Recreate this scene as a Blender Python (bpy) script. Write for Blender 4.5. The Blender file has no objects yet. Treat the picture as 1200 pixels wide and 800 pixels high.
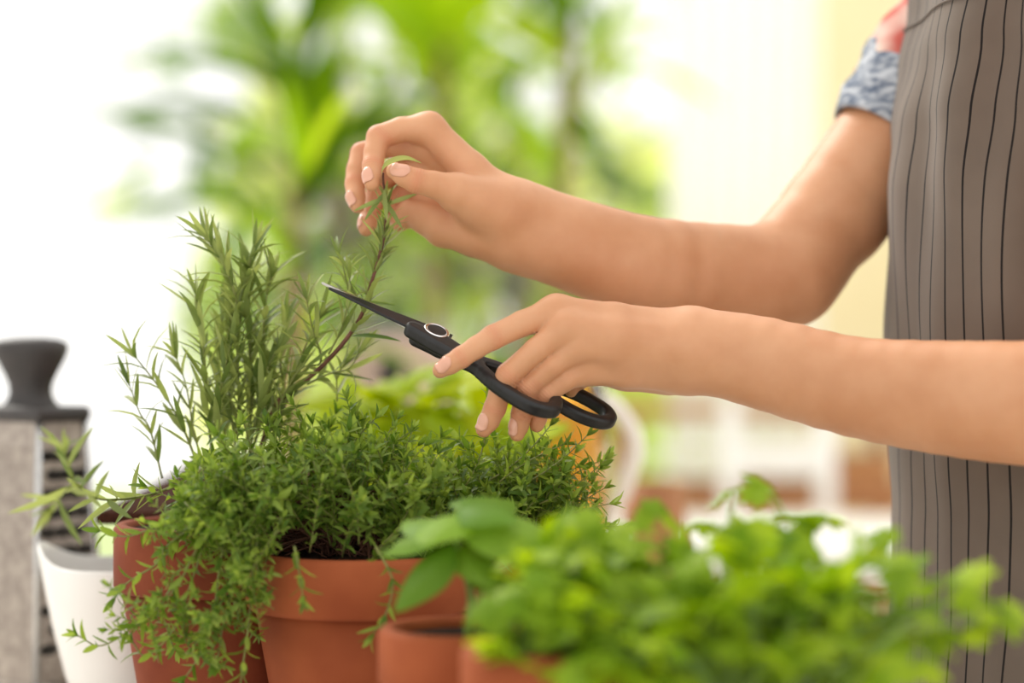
import bpy, math, random
import numpy as np
from mathutils import Vector, Matrix, noise as mnoise

# ------------------------------------------------------------------ camera, world, sun, exposure
SC = bpy.context.scene
COL = SC.collection
FOCUS = 1.283            # metres from lens to the sharp plane (world y = 0)
EYE = 1.17               # camera height above the floor
PX = 0.00055             # metres per photo pixel in the sharp plane (1200 px wide photo)
cam_d = bpy.data.cameras.new('camera')
cam_d.sensor_width = 36.0
cam_d.lens = 36.0 * FOCUS / (1200 * PX)
cam_d.dof.use_dof = True
cam_d.dof.focus_distance = FOCUS
cam_d.dof.aperture_fstop = 2.0
cam_d.clip_start = 0.05
cam = bpy.data.objects.new('camera', cam_d)
COL.objects.link(cam)
cam.location = (0, -FOCUS, EYE)
cam.rotation_euler = (math.pi / 2, 0, 0)
SC.camera = cam

W = bpy.data.worlds.new('daylight')
SC.world = W
W.use_nodes = True
bg = W.node_tree.nodes['Background']
bg.inputs['Color'].default_value = (1.0, 0.985, 0.95, 1)
bg.inputs['Strength'].default_value = 1.3

sun_d = bpy.data.lights.new('sun', 'SUN')
sun_d.energy = 2.2
sun_d.angle = math.radians(28)
sun_d.color = (1.0, 0.95, 0.86)
sun = bpy.data.objects.new('sun', sun_d)
COL.objects.link(sun)
sun.rotation_euler = Vector((0.42, -0.62, -0.72)).to_track_quat('-Z', 'Y').to_euler()

SC.view_settings.view_transform = 'Standard'
SC.view_settings.look = 'None'
SC.view_settings.exposure = 0.0
SC.view_settings.gamma = 1.0
SC.view_settings.use_curve_mapping = False
SC.cycles.use_denoising = True
SC.cycles.max_bounces = 8
SC.cycles.transmission_bounces = 8
SC.cycles.sample_clamp_indirect = 4.0

RNG = random.Random(7)

# ------------------------------------------------------------------ helpers
def P(px, py, y):
    """world point that stands at depth y and shows at photo pixel (px, py)"""
    s = PX * (FOCUS + y) / FOCUS
    return Vector(((px - 600) * s, y, EYE + (400 - py) * s))

def PR(r, y):
    return r * PX * (FOCUS + y) / FOCUS

def lin(c):
    return tuple(((v / 255) / 12.92 if v / 255 <= 0.04045 else ((v / 255 + 0.055) / 1.055) ** 2.4) for v in c)

def wm(o):
    m = o.matrix_basis.copy()
    if o.parent:
        m = wm(o.parent) @ o.matrix_parent_inverse @ m
    return m

def adopt(o, parent):
    if parent is not None:
        o.parent = parent
        o.matrix_parent_inverse = wm(parent).inverted()

def thing(name, label, cat, loc, group=None):
    o = bpy.data.objects.new(name, None)
    o.empty_display_size = 0.03
    COL.objects.link(o)
    o.location = loc
    o['label'] = label
    o['category'] = cat
    if group:
        o['group'] = group
    return o

def tag(o, label=None, cat=None, group=None, kind=None):
    if label: o['label'] = label
    if cat: o['category'] = cat
    if group: o['group'] = group
    if kind: o['kind'] = kind
    return o

def mesh(name, verts, faces, mat=None, smooth=True, uv=None):
    me = bpy.data.meshes.new(name)
    me.from_pydata([tuple(v) for v in verts], [], [tuple(f) for f in faces])
    if mat is not None:
        me.materials.append(mat)
    if smooth:
        me.polygons.foreach_set('use_smooth', [True] * len(me.polygons))
    if uv is not None:
        lay = me.uv_layers.new(name='UVMap')
        idx = np.zeros(len(me.loops), dtype=np.int32)
        me.loops.foreach_get('vertex_index', idx)
        lay.data.foreach_set('uv', np.asarray(uv, dtype=np.float32)[idx].ravel())
    me.update()
    return me

def put(name, me, parent=None, m=None):
    o = bpy.data.objects.new(name, me)
    COL.objects.link(o)
    if m is not None:
        o.matrix_basis = m
    adopt(o, parent)
    return o

class MB:
    """collects geometry of ONE part"""
    def __init__(self):
        self.v, self.f = [], []
    def add(self, verts, faces):
        n = len(self.v)
        self.v += [Vector(p) for p in verts]
        self.f += [tuple(i + n for i in q) for q in faces]
        return self
    def box(self, c, s, rz=0.0, bevel=0.0):
        cx, cy, cz = c
        hx, hy, hz = s[0] / 2, s[1] / 2, s[2] / 2
        b = min(bevel, hx * .9, hy * .9, hz * .9)
        R = Matrix.Rotation(rz, 3, 'Z')
        if b <= 0:
            vs = [(sx * hx, sy * hy, sz * hz) for sz in (-1, 1) for sy in (-1, 1) for sx in (-1, 1)]
            fs = [(0, 2, 3, 1), (4, 5, 7, 6), (0, 1, 5, 4), (2, 6, 7, 3), (0, 4, 6, 2), (1, 3, 7, 5)]
            return self.add([R @ Vector(v) + Vector(c) for v in vs], fs)
        # rounded in plan and on the top / bottom edges
        prof = [(-hz, b), (-hz + b * .3, b * .3), (-hz + b, 0), (hz - b, 0), (hz - b * .3, b * .3), (hz, b)]
        rings = []
        for z, ins in prof:
            ring = []
            for q in range(4):
                sx = (1, -1, -1, 1)[q]; sy = (1, 1, -1, -1)[q]
                for k in range(4):
                    a = math.pi / 2 * (q + k / 3)
                    ring.append((sx * (hx - b) + math.cos(a) * (b - ins), sy * (hy - b) + math.sin(a) * (b - ins), z))
            rings.append(ring)
        n = len(rings[0])
        vs = [v for r in rings for v in r]
        fs = []
        for i in range(len(rings) - 1):
            for k in range(n):
                fs.append((i * n + k, i * n + (k + 1) % n, (i + 1) * n + (k + 1) % n, (i + 1) * n + k))
        fs.append(tuple(range(n - 1, -1, -1)))
        fs.append(tuple((len(rings) - 1) * n + k for k in range(n)))
        return self.add([R @ Vector(v) + Vector(c) for v in vs], fs)
    def tube(self, pts, radii, n=6, cap=True):
        pts = [Vector(p) for p in pts]
        if not hasattr(radii, '__len__'):
            radii = [radii] * len(pts)
        up = Vector((0.31, 0.17, 0.93)).normalized()
        vs, fs = [], []
        for i, p in enumerate(pts):
            d = (pts[min(i + 1, len(pts) - 1)] - pts[max(i - 1, 0)])
            if d.length < 1e-9: d = Vector((0, 0, 1))
            d.normalize()
            a = d.cross(up)
            if a.length < 1e-3: a = d.cross(Vector((1, 0, 0)))
            a.normalize()
            b = d.cross(a)
            for k in range(n):
                t = 2 * math.pi * k / n
                vs.append(p + (a * math.cos(t) + b * math.sin(t)) * radii[i])
        for i in range(len(pts) - 1):
            for k in range(n):
                fs.append((i * n + k, (i + 1) * n + k, (i + 1) * n + (k + 1) % n, i * n + (k + 1) % n))
        if cap:
            fs.append(tuple(range(n)))
            fs.append(tuple((len(pts) - 1) * n + k for k in range(n - 1, -1, -1)))
        return self.add(vs, fs)
    def lathe(self, prof, c=(0, 0, 0), n=48, ex=1.0, ey=1.0, fn=None):
        vs, fs = [], []
        m = len(prof)
        for k in range(n):
            a = 2 * math.pi * k / n
            for r, z in prof:
                if fn:
                    vs.append(Vector(fn(r, z, a)) + Vector(c))
                else:
                    vs.append(Vector((r * math.cos(a) * ex, r * math.sin(a) * ey, z)) + Vector(c))
        for k in range(n):
            k2 = (k + 1) % n
            for i in range(m - 1):
                fs.append((k * m + i, k2 * m + i, k2 * m + i + 1, k * m + i + 1))
        return self.add(vs, fs)
    def build(self, name, mat, parent=None, smooth=True):
        return put(name, mesh(name, self.v, self.f, mat, smooth), parent)

def spline(pts, n=8):
    """Catmull-Rom through the points"""
    pts = [Vector(p) for p in pts]
    q = [pts[0] * 2 - pts[1]] + pts + [pts[-1] * 2 - pts[-2]]
    out = []
    for i in range(1, len(q) - 2):
        for k in range(n):
            t = k / n
            a, b, c, d = q[i - 1], q[i], q[i + 1], q[i + 2]
            out.append(0.5 * ((2 * b) + (c - a) * t + (2 * a - 5 * b + 4 * c - d) * t * t + (3 * b - a - 3 * c + d) * t ** 3))
    out.append(pts[-1])
    return out

def leaf_m(pos, d, up, scale=1.0, sx=1.0):
    """leaf frame: local +X along the leaf, +Z its upper face"""
    x = Vector(d).normalized()
    y = Vector(up).cross(x)
    if y.length < 1e-4: y = Vector((0, 1, 0.1)).cross(x)
    y.normalize()
    z = x.cross(y)
    M = Matrix((x, y, z)).transposed().to_4x4()
    M.translation = Vector(pos)
    return M @ Matrix.Diagonal((scale * sx, scale, scale, 1))

def rvec(r=RNG):
    while True:
        v = Vector((r.uniform(-1, 1), r.uniform(-1, 1), r.uniform(-1, 1)))
        if 0.05 < v.length < 1: return v.normalized()

# ------------------------------------------------------------------ materials
MATS = {}
def nodes_of(name):
    m = bpy.data.materials.new(name)
    m.use_nodes = True
    nt = m.node_tree
    b = nt.nodes['Principled BSDF']
    return m, nt, b

def ramp_between(nt, fac_socket, c1, c2):
    mx = nt.nodes.new('ShaderNodeMix'); mx.data_type = 'RGBA'
    nt.links.new(fac_socket, mx.inputs['Factor'])
    mx.inputs[6].default_value = (*c1, 1); mx.inputs[7].default_value = (*c2, 1)
    return mx.outputs[2]

def noise_fac(nt, scale, detail=3, lo=0.35, hi=0.65, coord='Object', stretch=None):
    tc = nt.nodes.new('ShaderNodeTexCoord')
    src = tc.outputs[coord]
    if stretch:
        mp = nt.nodes.new('ShaderNodeMapping'); mp.inputs['Scale'].default_value = stretch
        nt.links.new(src, mp.inputs['Vector']); src = mp.outputs['Vector']
    nz = nt.nodes.new('ShaderNodeTexNoise')
    nz.inputs['Scale'].default_value = scale; nz.inputs['Detail'].default_value = detail
    nt.links.new(src, nz.inputs['Vector'])
    mr = nt.nodes.new('ShaderNodeMapRange')
    mr.inputs['From Min'].default_value = lo; mr.inputs['From Max'].default_value = hi
    nt.links.new(nz.outputs['Fac'], mr.inputs['Value'])
    return mr.outputs['Result'], nz.outputs['Fac']

def bump(nt, b, h, strength=0.2, dist=0.001):
    bp = nt.nodes.new('ShaderNodeBump')
    bp.inputs['Strength'].default_value = strength
    bp.inputs['Distance'].default_value = dist
    nt.links.new(h, bp.inputs['Height'])
    nt.links.new(bp.outputs['Normal'], b.inputs['Normal'])

def mat(name, c1, c2=None, rough=0.5, scale=40, metal=0.0, bumps=0.0, spec=0.5, stretch=None, bdist=0.001, detail=3, **kw):
    if name in MATS: return MATS[name]
    m, nt, b = nodes_of(name)
    c1 = lin(c1); c2 = lin(c2) if c2 else c1
    f, h = noise_fac(nt, scale, detail=detail, stretch=stretch)
    nt.links.new(ramp_between(nt, f, c1, c2), b.inputs['Base Color'])
    b.inputs['Roughness'].default_value = rough
    b.inputs['Metallic'].default_value = metal
    b.inputs['Specular IOR Level'].default_value = spec
    for k, v in kw.items():
        b.inputs[k.replace('_', ' ')].default_value = v
    if bumps: bump(nt, b, h, bumps, bdist)
    MATS[name] = m
    return m

def leaf_mat(name, dark, light, trans=0.4, rough=0.45, spec=0.3):
    """thin leaf: reflects and lets light through; colour differs from leaf to leaf"""
    m, nt, b = nodes_of(name)
    ge = nt.nodes.new('ShaderNodeNewGeometry'); oi = nt.nodes.new('ShaderNodeObjectInfo')
    ad = nt.nodes.new('ShaderNodeMath'); ad.operation = 'ADD'
    nt.links.new(ge.outputs['Random Per Island'], ad.inputs[0]); nt.links.new(oi.outputs['Random'], ad.inputs[1])
    fr = nt.nodes.new('ShaderNodeMath'); fr.operation = 'FRACT'
    nt.links.new(ad.outputs[0], fr.inputs[0])
    col = ramp_between(nt, fr.outputs[0], lin(dark), lin(light))
    nt.links.new(col, b.inputs['Base Color'])
    b.inputs['Roughness'].default_value = rough
    b.inputs['Specular IOR Level'].default_value = spec
    tr = nt.nodes.new('ShaderNodeBsdfTranslucent')
    hs = nt.nodes.new('ShaderNodeHueSaturation')
    hs.inputs['Hue'].default_value = 0.485; hs.inputs['Saturation'].default_value = 1.1; hs.inputs['Value'].default_value = 1.5
    nt.links.new(col, hs.inputs['Color']); nt.links.new(hs.outputs['Color'], tr.inputs['Color'])
    ms = nt.nodes.new('ShaderNodeMixShader'); ms.inputs[0].default_value = trans
    nt.links.new(b.outputs[0], ms.inputs[1]); nt.links.new(tr.outputs[0], ms.inputs[2])
    nt.links.new(ms.outputs[0], nt.nodes['Material Output'].inputs['Surface'])
    MATS[name] = m
    return m

M_skin = mat('skin', (215, 160, 121), (203, 145, 105), rough=0.48, scale=26, bumps=0.12, bdist=0.0006, spec=0.35, detail=8,
             Subsurface_Weight=0.18, Subsurface_Scale=0.006)
MATS['skin'].node_tree.nodes['Principled BSDF'].inputs['Subsurface Radius'].default_value = (1.0, 0.45, 0.25)
M_nail = mat('nail', (226, 172, 146), (220, 162, 136), rough=0.2, spec=0.6)
M_terra = mat('terracotta', (158, 82, 45), (142, 69, 36), rough=0.78, scale=22, bumps=0.15, spec=0.25, detail=6)
M_terra2 = mat('terracotta_dark', (134, 66, 40), (118, 54, 32), rough=0.8, scale=26, bumps=0.15, spec=0.25, detail=6)
M_soil = mat('soil', (58, 42, 34), (30, 22, 18), rough=0.95, scale=180, bumps=1.0, bdist=0.006, spec=0.1)
M_black = mat('black_plastic', (34, 33, 33), (27, 26, 26), rough=0.42, scale=300, bumps=0.06, spec=0.45)
M_blade = mat('black_blade', (44, 44, 45), (38, 38, 40), rough=0.32, scale=200, metal=0.4)
M_steel = mat('steel', (205, 203, 200), (190, 188, 186), rough=0.25, scale=90, metal=1.0)
M_chrome = mat('chrome', (235, 235, 235), rough=0.12, metal=1.0)
M_white = mat('white_ceramic', (244, 241, 236), (238, 235, 229), rough=0.2, scale=12)
M_paint = mat('white_paint', (250, 248, 244), (245, 242, 236), rough=0.6, scale=8)
M_counter = mat('counter_white', (236, 230, 222), (226, 220, 212), rough=0.45, scale=14)
M_cream = mat('cream_wall', (252, 240, 196), (250, 236, 188), rough=0.9, scale=3)
M_brown = mat('brown_wood', (190, 132, 84), (160, 104, 62), rough=0.55, scale=30, stretch=(1, 12, 12))
M_dwood = mat('dark_wood', (70, 42, 32), (52, 31, 24), rough=0.95, scale=30, stretch=(12, 1, 12), spec=0.03)
M_floor = mat('floor_tile', (206, 192, 172), (194, 178, 158), rough=0.5, scale=4)
M_bark = mat('bark', (150, 124, 92), (112, 90, 64), rough=0.9, scale=40, bumps=0.6, bdist=0.004)
M_wstem = mat('woody_stem', (120, 78, 60), (94, 58, 46), rough=0.8, scale=90)
M_gstem = mat('green_stem', (134, 138, 70), (110, 116, 56), rough=0.6, scale=60)
M_bstem = mat('basil_stem', (134, 158, 70), (116, 146, 60), rough=0.5, scale=60)
L_rose = leaf_mat('rosemary_leaf', (96, 116, 58), (156, 168, 98), 0.40)
L_thyme = leaf_mat('thyme_leaf', (80, 112, 38), (154, 176, 80), 0.45)
L_basil = leaf_mat('basil_leaf', (96, 136, 40), (138, 174, 66), 0.45, rough=0.5, spec=.18)
L_pars = leaf_mat('parsley_leaf', (108, 146, 28), (166, 192, 58), 0.5, spec=.18)
L_bush = leaf_mat('lime_leaf', (142, 170, 16), (194, 206, 34), 0.5)
L_tree = leaf_mat('broad_leaf', (54, 98, 10), (128, 168, 30), 0.52, rough=0.5, spec=.12)
L_lime = leaf_mat('bright_leaf', (134, 176, 34), (184, 208, 66), 0.5, rough=0.5, spec=.15)
L_pale = leaf_mat('pale_leaf', (150, 178, 96), (196, 210, 140), 0.5)
L_dark = leaf_mat('dark_leaf', (44, 86, 10), (98, 140, 26), 0.48, rough=0.5, spec=.12)
M_hedge = leaf_mat('hedge_leaf', (178, 200, 96), (222, 230, 150), 0.5)

# ------------------------------------------------------------------ the setting
COUNTER = EYE - 0.27
def struct(o):
    o['kind'] = 'structure'
    return o
struct(MB().box((0, 1.2, -0.03), (8.0, 7.0, 0.06)).build('floor', M_floor, smooth=False))
struct(MB().box((0, 9.75, -0.06), (20, 10.0, 0.08)).build('ground_outside', mat('lawn', (190, 205, 140), (170, 190, 120), rough=0.95, scale=6), smooth=False))
YW = 3.05
xw = P(960, 400, YW).x
wb = struct(MB().box((xw + 1.2, YW + 0.08, 1.35), (2.4, 0.16, 2.7)).build('wall_back', M_cream, smooth=False))
# tall garden window: frame and two panes, left of the wall
wf = MB()
wl, wr = -2.6, xw
for x in (wl, wr - 0.04):
    wf.box((x, YW + 0.05, 1.35), (0.07, 0.07, 2.7), bevel=0.008)
wf.box(((wl + wr) / 2, YW + 0.05, 0.04), (wr - wl, 0.07, 0.08), bevel=0.008)
wf.box(((wl + wr) / 2, YW + 0.05, 2.66), (wr - wl, 0.07, 0.08), bevel=0.008)
win = struct(wf.build('window_1', M_paint))
gm, gnt, gb = nodes_of('window_glass')
tr = gnt.nodes.new('ShaderNodeBsdfTransparent'); gl = gnt.nodes.new('ShaderNodeBsdfGlossy')
gl.inputs['Roughness'].default_value = 0.03
mx = gnt.nodes.new('ShaderNodeMixShader'); mx.inputs[0].default_value = 0.04
gnt.links.new(tr.outputs[0], mx.inputs[1]); gnt.links.new(gl.outputs[0], mx.inputs[2])
gnt.links.new(mx.outputs[0], gnt.nodes['Material Output'].inputs['Surface'])
put('pane', mesh('pane', *(lambda m: (m.v, m.f))(MB().box(((wl + wr) / 2, YW + 0.05, 1.35), (wr - wl - 0.02, 0.006, 2.55))), gm, False), win)

# white curtain drawn to the right side of the window
def curtain():
    x0, x1 = P(783, 0, YW - 0.1).x, P(961, 0, YW - 0.1).x
    vs, fs = [], []
    n, m = 80, 14
    for j in range(m + 1):
        z = 0.03 + 2.6 * j / m
        for i in range(n + 1):
            t = i / n
            vs.append((x0 + (x1 - x0) * t, YW - 0.1 + 0.012 * math.sin(t * 44 + 0.3 * math.sin(z * 2)), z))
    for j in range(m):
        for i in range(n):
            a = j * (n + 1) + i
            fs.append((a, a + 1, a + n + 2, a + n + 1))
    cm, nt, b = nodes_of('curtain_cloth')
    b.inputs['Base Color'].default_value = (*lin((252, 251, 248)), 1); b.inputs['Roughness'].default_value = 0.9
    t2 = nt.nodes.new('ShaderNodeBsdfTranslucent'); t2.inputs['Color'].default_value = (1.0, 0.995, 0.98, 1)
    ms = nt.nodes.new('ShaderNodeMixShader'); ms.inputs[0].default_value = 0.85
    nt.links.new(b.outputs[0], ms.inputs[1]); nt.links.new(t2.outputs[0], ms.inputs[2])
    nt.links.new(ms.outputs[0], nt.nodes['Material Output'].inputs['Surface'])
    t = thing('curtain', 'white curtain hanging between the garden window and the cream wall', 'curtain', ((x0 + x1) / 2, YW - 0.1, 0.03))
    put('cloth', mesh('cloth', vs, fs, cm), t)
    MB().tube([(x0 - 0.1, YW - 0.1, 2.64), (x1 + 0.1, YW - 0.1, 2.64)], 0.012, 10).build('rod', M_paint, t)
curtain()

# kitchen counter that carries the pots
CT = thing('kitchen_counter', 'white kitchen counter under the row of herb pots', 'counter', (-0.5, 0.1, 0))
MB().box((-0.55, 0.16, COUNTER - 0.018), (1.5, 1.3, 0.036), bevel=0.006).build('worktop', M_counter, CT)
MB().box((-0.57, 0.18, (COUNTER - 0.036) / 2), (1.4, 1.16, COUNTER - 0.036), bevel=0.004).build('base', M_paint, CT)

# ------------------------------------------------------------------ signed-distance modelling (body, scissor handles)
def A3(v): return np.array([v[0], v[1], v[2]], dtype=np.float32)
def cone(p, a, b, ra, rb):
    ba = b - a
    pa = p - a
    t = np.clip((pa @ ba) / max(float(ba @ ba), 1e-12), 0, 1)
    q = pa - t[:, None] * ba
    return np.sqrt(np.einsum('ij,ij->i', q, q)) - (ra + (rb - ra) * t)
def smin(a, b, k):
    h = np.maximum(k - np.abs(a - b), 0) / k
    return np.minimum(a, b) - h * h * k * 0.25
def chain(p, pts, k):
    d = None
    for (a, ra), (b, rb) in zip(pts[:-1], pts[1:]):
        c = cone(p, a, b, ra, rb)
        d = c if d is None else smin(d, c, k)
    return d
def pts_px(lst):
    return [(A3(P(x, y, d)), PR(r, d)) for x, y, d, r in lst]

def surface_net(f, lo, hi, h, h0mul=8):
    lo = np.array(lo, dtype=np.float64); hi = np.array(hi, dtype=np.float64)
    H = h * h0mul
    n = np.ceil((hi - lo) / H).astype(int)
    g = np.stack(np.meshgrid(*[np.arange(k) for k in n], indexing='ij'), -1).reshape(-1, 3)
    step = H
    while True:
        c = (lo + (g + 0.5) * step).astype(np.float32)
        d = f(c)
        g = g[np.abs(d) < step * 0.95]
        if step <= h * 1.001: break
        g = (g[:, None, :] * 2 + np.array([[i, j, k] for i in (0, 1) for j in (0, 1) for k in (0, 1)])[None]).reshape(-1, 3)
        step /= 2
    N = (n * h0mul + 2).astype(np.int64)
    key = lambda q: (q[..., 0].astype(np.int64) * N[1] + q[..., 1]) * N[2] + q[..., 2]
    off = np.array([[i, j, k] for i in (0, 1) for j in (0, 1) for k in (0, 1)])
    ck = key(g[:, None, :] + off[None])
    u, inv = np.unique(ck, return_inverse=True)
    inv = inv.reshape(ck.shape)
    iz = u % N[2]; iy = (u // N[2]) % N[1]; ix = u // (N[1] * N[2])
    val = f((lo + np.stack([ix, iy, iz], -1) * h).astype(np.float32)).astype(np.float64)
    V = val[inv]
    s = V < 0
    act = s.any(1) & ~s.all(1)
    g = g[act]; V = V[act]; s = s[act]
    acc = np.zeros((len(g), 3)); cnt = np.zeros(len(g))
    for a in range(8):
        for b in range(a + 1, 8):
            df = np.abs(off[a] - off[b])
            if df.sum() != 1: continue
            m = s[:, a] != s[:, b]
            t = V[:, a] / np.where(m, V[:, a] - V[:, b], 1)
            acc[m] += (off[a] + t[:, None] * (off[b] - off[a]))[m]; cnt[m] += 1
    vert = lo + (g + acc / cnt[:, None]) * h
    for _ in range(1):      # settle the vertices on the surface
        q = vert.astype(np.float32); e = h * 0.3
        d0 = f(q)
        gr = np.stack([f(q + np.eye(3, dtype=np.float32)[i] * np.float32(e)) - d0 for i in range(3)], -1) / e
        vert = vert - 0.7 * np.clip(d0, -h, h)[:, None] * gr / np.maximum((gr * gr).sum(1), 0.2)[:, None]
    k = key(g)
    order = np.argsort(k); ks = k[order]
    faces = []
    for ax in range(3):
        o1, o2 = [(1, 2), (2, 0), (0, 1)][ax]
        ci = int((off[:, ax] == 1).nonzero()[0][off[off[:, ax] == 1].sum(1) == 1][0])
        m = s[:, 0] != s[:, ci]
        base = g[m]; flip = s[m][:, 0]
        e1 = np.zeros(3, int); e1[o1] = 1; e2 = np.zeros(3, int); e2[o2] = 1
        ids = []
        ok = np.ones(len(base), bool)
        for q in (base - e1 - e2, base - e2, base, base - e1):
            kk = key(q); pos = np.searchsorted(ks, kk); pos = np.minimum(pos, len(ks) - 1)
            ok &= ks[pos] == kk
            ids.append(order[pos])
        qd = np.stack(ids, -1)
        qd[~flip] = qd[~flip][:, ::-1]
        faces.append(qd[ok])
    return vert, np.concatenate(faces)

def mesh_np(name, v, fc, mat):
    me = bpy.data.meshes.new(name)
    me.vertices.add(len(v)); me.vertices.foreach_set('co', v.astype(np.float32).ravel())
    me.loops.add(len(fc) * 4); me.loops.foreach_set('vertex_index', fc.astype(np.int32).ravel())
    me.polygons.add(len(fc)); me.polygons.foreach_set('loop_start', np.arange(0, len(fc) * 4, 4, dtype=np.int32))
    me.polygons.foreach_set('use_smooth', np.ones(len(fc), bool))
    me.materials.append(mat)
    me.update(calc_edges=True); me.validate()
    return me

# ------------------------------------------------------------------ the person: near (left) arm with scissors, far (right) arm with the sprig
NEAR = dict(
    arm=[[(826, 398, -.006, 34), (900, 409, -.022, 35), (1000, 434, -.045, 38), (1100, 444, -.07, 43), (1200, 450, -.092, 48), (1290, 462, -.11, 52)],
         [(826, 425, -.004, 32), (900, 444, -.020, 36), (1000, 470, -.042, 40), (1100, 484, -.068, 46), (1200, 492, -.092, 51), (1290, 492, -.11, 52)]],
    palm=[[(795, 391, -.002, 28), (720, 378, -.008, 23), (652, 366.5, -.013, 20.5)],
          [(800, 404, -.012, 28), (725, 393, -.019, 22), (664, 384, -.0225, 19.5)],
          [(800, 416, -.010, 28), (725, 410, -.016, 22), (676, 405, -.0205, 18.6)],
          [(795, 430, -.002, 29), (735, 429, -.006, 25), (690, 430, -.009, 21)],
          [(782, 436, .012, 27), (735, 430, .014, 27), (695, 425, .008, 25)],
          [(790, 400, .012, 28), (720, 400, .016, 26), (680, 395, .006, 24)]],
    index=[(652, 366, -.012, 19), (612, 379, -.021, 15.2), (578, 395, -.028, 14.6), (558, 407, -.030, 13.0), (540, 419, -.031, 12.6), (527, 427, -.031, 11.6), (516, 434, -.031, 9.3)],
    middle=[(664, 384, -.021, 18), (628, 410, -.026, 14.2), (596, 439, -.026, 14.4), (586, 460, -.022, 13.2), (580, 478, -.019, 13.0), (573, 493, -.018, 12.2), (567, 503, -.0185, 9.6)],
    ring=[(676, 405, -.019, 17), (646, 430, -.023, 13.4), (618, 455, -.022, 13.4), (613, 471, -.018, 12.2), (611, 485, -.015, 12.0), (608, 499, -.014, 11.4), (606, 508, -.014, 9.2)],
    pinky=[(690, 430, -.009, 17), (662, 445, -.017, 13.2), (640, 461, -.0185, 13), (634, 474, -.0135, 11.4), (632, 484, -.009, 10.8), (630, 492, -.008, 10), (629, 498, -.008, 8.6)],
    thumb=[(770, 405, .018, 27), (720, 415, .032, 19), (694, 430, .032, 15), (674, 448, .020, 12), (670, 456, .016, 10)])
FAR = dict(
    arm=[[(614, 252, .058, 36), (680, 275, .072, 39), (752, 296, .088, 42), (850, 312, .115, 48), (915, 316, .13, 57), (1006, 218, .165, 65), (1052, 156, .18, 66), (1150, 20, .205, 70), (1200, -60, .21, 74)],
         [(609, 281, .058, 36), (680, 303, .072, 40), (748, 326, .088, 43), (850, 337, .115, 48), (925, 324, .13, 58)]],
    palm=[[(600, 248, .05, 29), (550, 200, .052, 22), (503, 150, .052, 17.5)],
          [(602, 255, .064, 30), (550, 212, .066, 22), (500, 172, .066, 18)],
          [(602, 268, .07, 30), (550, 235, .075, 22), (500, 205, .076, 17)],
          [(600, 276, .068, 30), (560, 262, .07, 24), (508, 238, .078, 17)],
          [(592, 270, .056, 33), (555, 270, .058, 29), (520, 266, .062, 23), (500, 256, .066, 18.5), (480, 248, .072, 15)],
          [(585, 248, .046, 30), (560, 240, .042, 28), (536, 228, .034, 21)]],
    index=[(503, 150, .052, 17), (470, 152, .053, 14.8), (444, 161, .050, 14.6), (439, 179, .044, 12.6), (437, 194, .038, 12.4), (436, 207, .033, 11.4), (436, 215, .030, 9.2)],
    middle=[(500, 172, .066, 17), (458, 170, .078, 14), (424, 180, .076, 13.4), (418, 199, .069, 12.0), (416, 215, .063, 11.8), (417, 231, .056, 11.0), (419, 241, .053, 8.8)],
    ring=[(500, 201, .076, 16.5), (466, 198, .088, 14.5), (443, 212, .088, 13.5), (438, 238, .08, 11.6), (434, 251, .074, 11.4), (431, 262, .068, 10.6), (429, 268, .066, 8.8)],
    pinky=[(508, 236, .078, 16), (486, 225, .091, 13.4), (468, 230, .092, 12.6), (463, 244, .086, 11.2), (465, 256, .078, 10.2), (468, 263, .072, 8.5)],
    thumb=[(585, 245, .040, 29), (535, 224, .026, 20), (508, 216, .021, 15.6), (488, 212, .019, 14.6), (474, 206, .019, 12.8), (462, 200, .0205, 9.6)])
def dense(c, n=3):
    q = [np.array(v, dtype=float) for v in c]
    e = [2 * q[0] - q[1]] + q + [2 * q[-1] - q[-2]]
    o = []
    for i in range(1, len(e) - 2):
        for k in range(n):
            t = k / n
            o.append(.5 * (2 * e[i] + (e[i + 1] - e[i - 1]) * t + (2 * e[i - 1] - 5 * e[i] + 4 * e[i + 1] - e[i + 2]) * t * t + (3 * e[i] - e[i - 1] - 3 * e[i + 1] + e[i + 2]) * t ** 3))
    return o + [q[-1]]
for H_ in (NEAR, FAR):
    for k_ in H_:
        H_[k_] = [pts_px(dense(c) if k_ == 'arm' else c) for c in H_[k_]] if isinstance(H_[k_][0], list) else pts_px(H_[k_])

for H_, kk_ in ((NEAR, .005), (FAR, .005)):
    al_ = np.array([a for nm_ in ('index', 'middle', 'ring', 'pinky', 'thumb') for a, r_ in H_[nm_]])
    H_['lo'] = al_.min(0) - .03; H_['hi'] = al_.max(0) + .03; H_['k'] = kk_
def hand_sdf(p, H):
    arm = None
    for c in H['arm']:
        d = chain(p, c, H['k'])
        arm = d if arm is None else smin(arm, d, 0.014)
    palm = None
    for c in H['palm']:
        d = chain(p, c, 0.004)
        palm = d if palm is None else smin(palm, d, 0.006)
    base = smin(palm, arm, 0.02)
    out = base.copy()
    near_ = np.all((p > H['lo']) & (p < H['hi']), axis=1)
    if not near_.any(): return out
    q, bq = p[near_], base[near_]
    oq = bq
    for nm, k in (('index', .007), ('middle', .007), ('ring', .007), ('pinky', .007), ('thumb', .010)):
        oq = np.minimum(oq, smin(bq, chain(q, H[nm], 0.0016), k))
    out[near_] = oq
    return out

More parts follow.
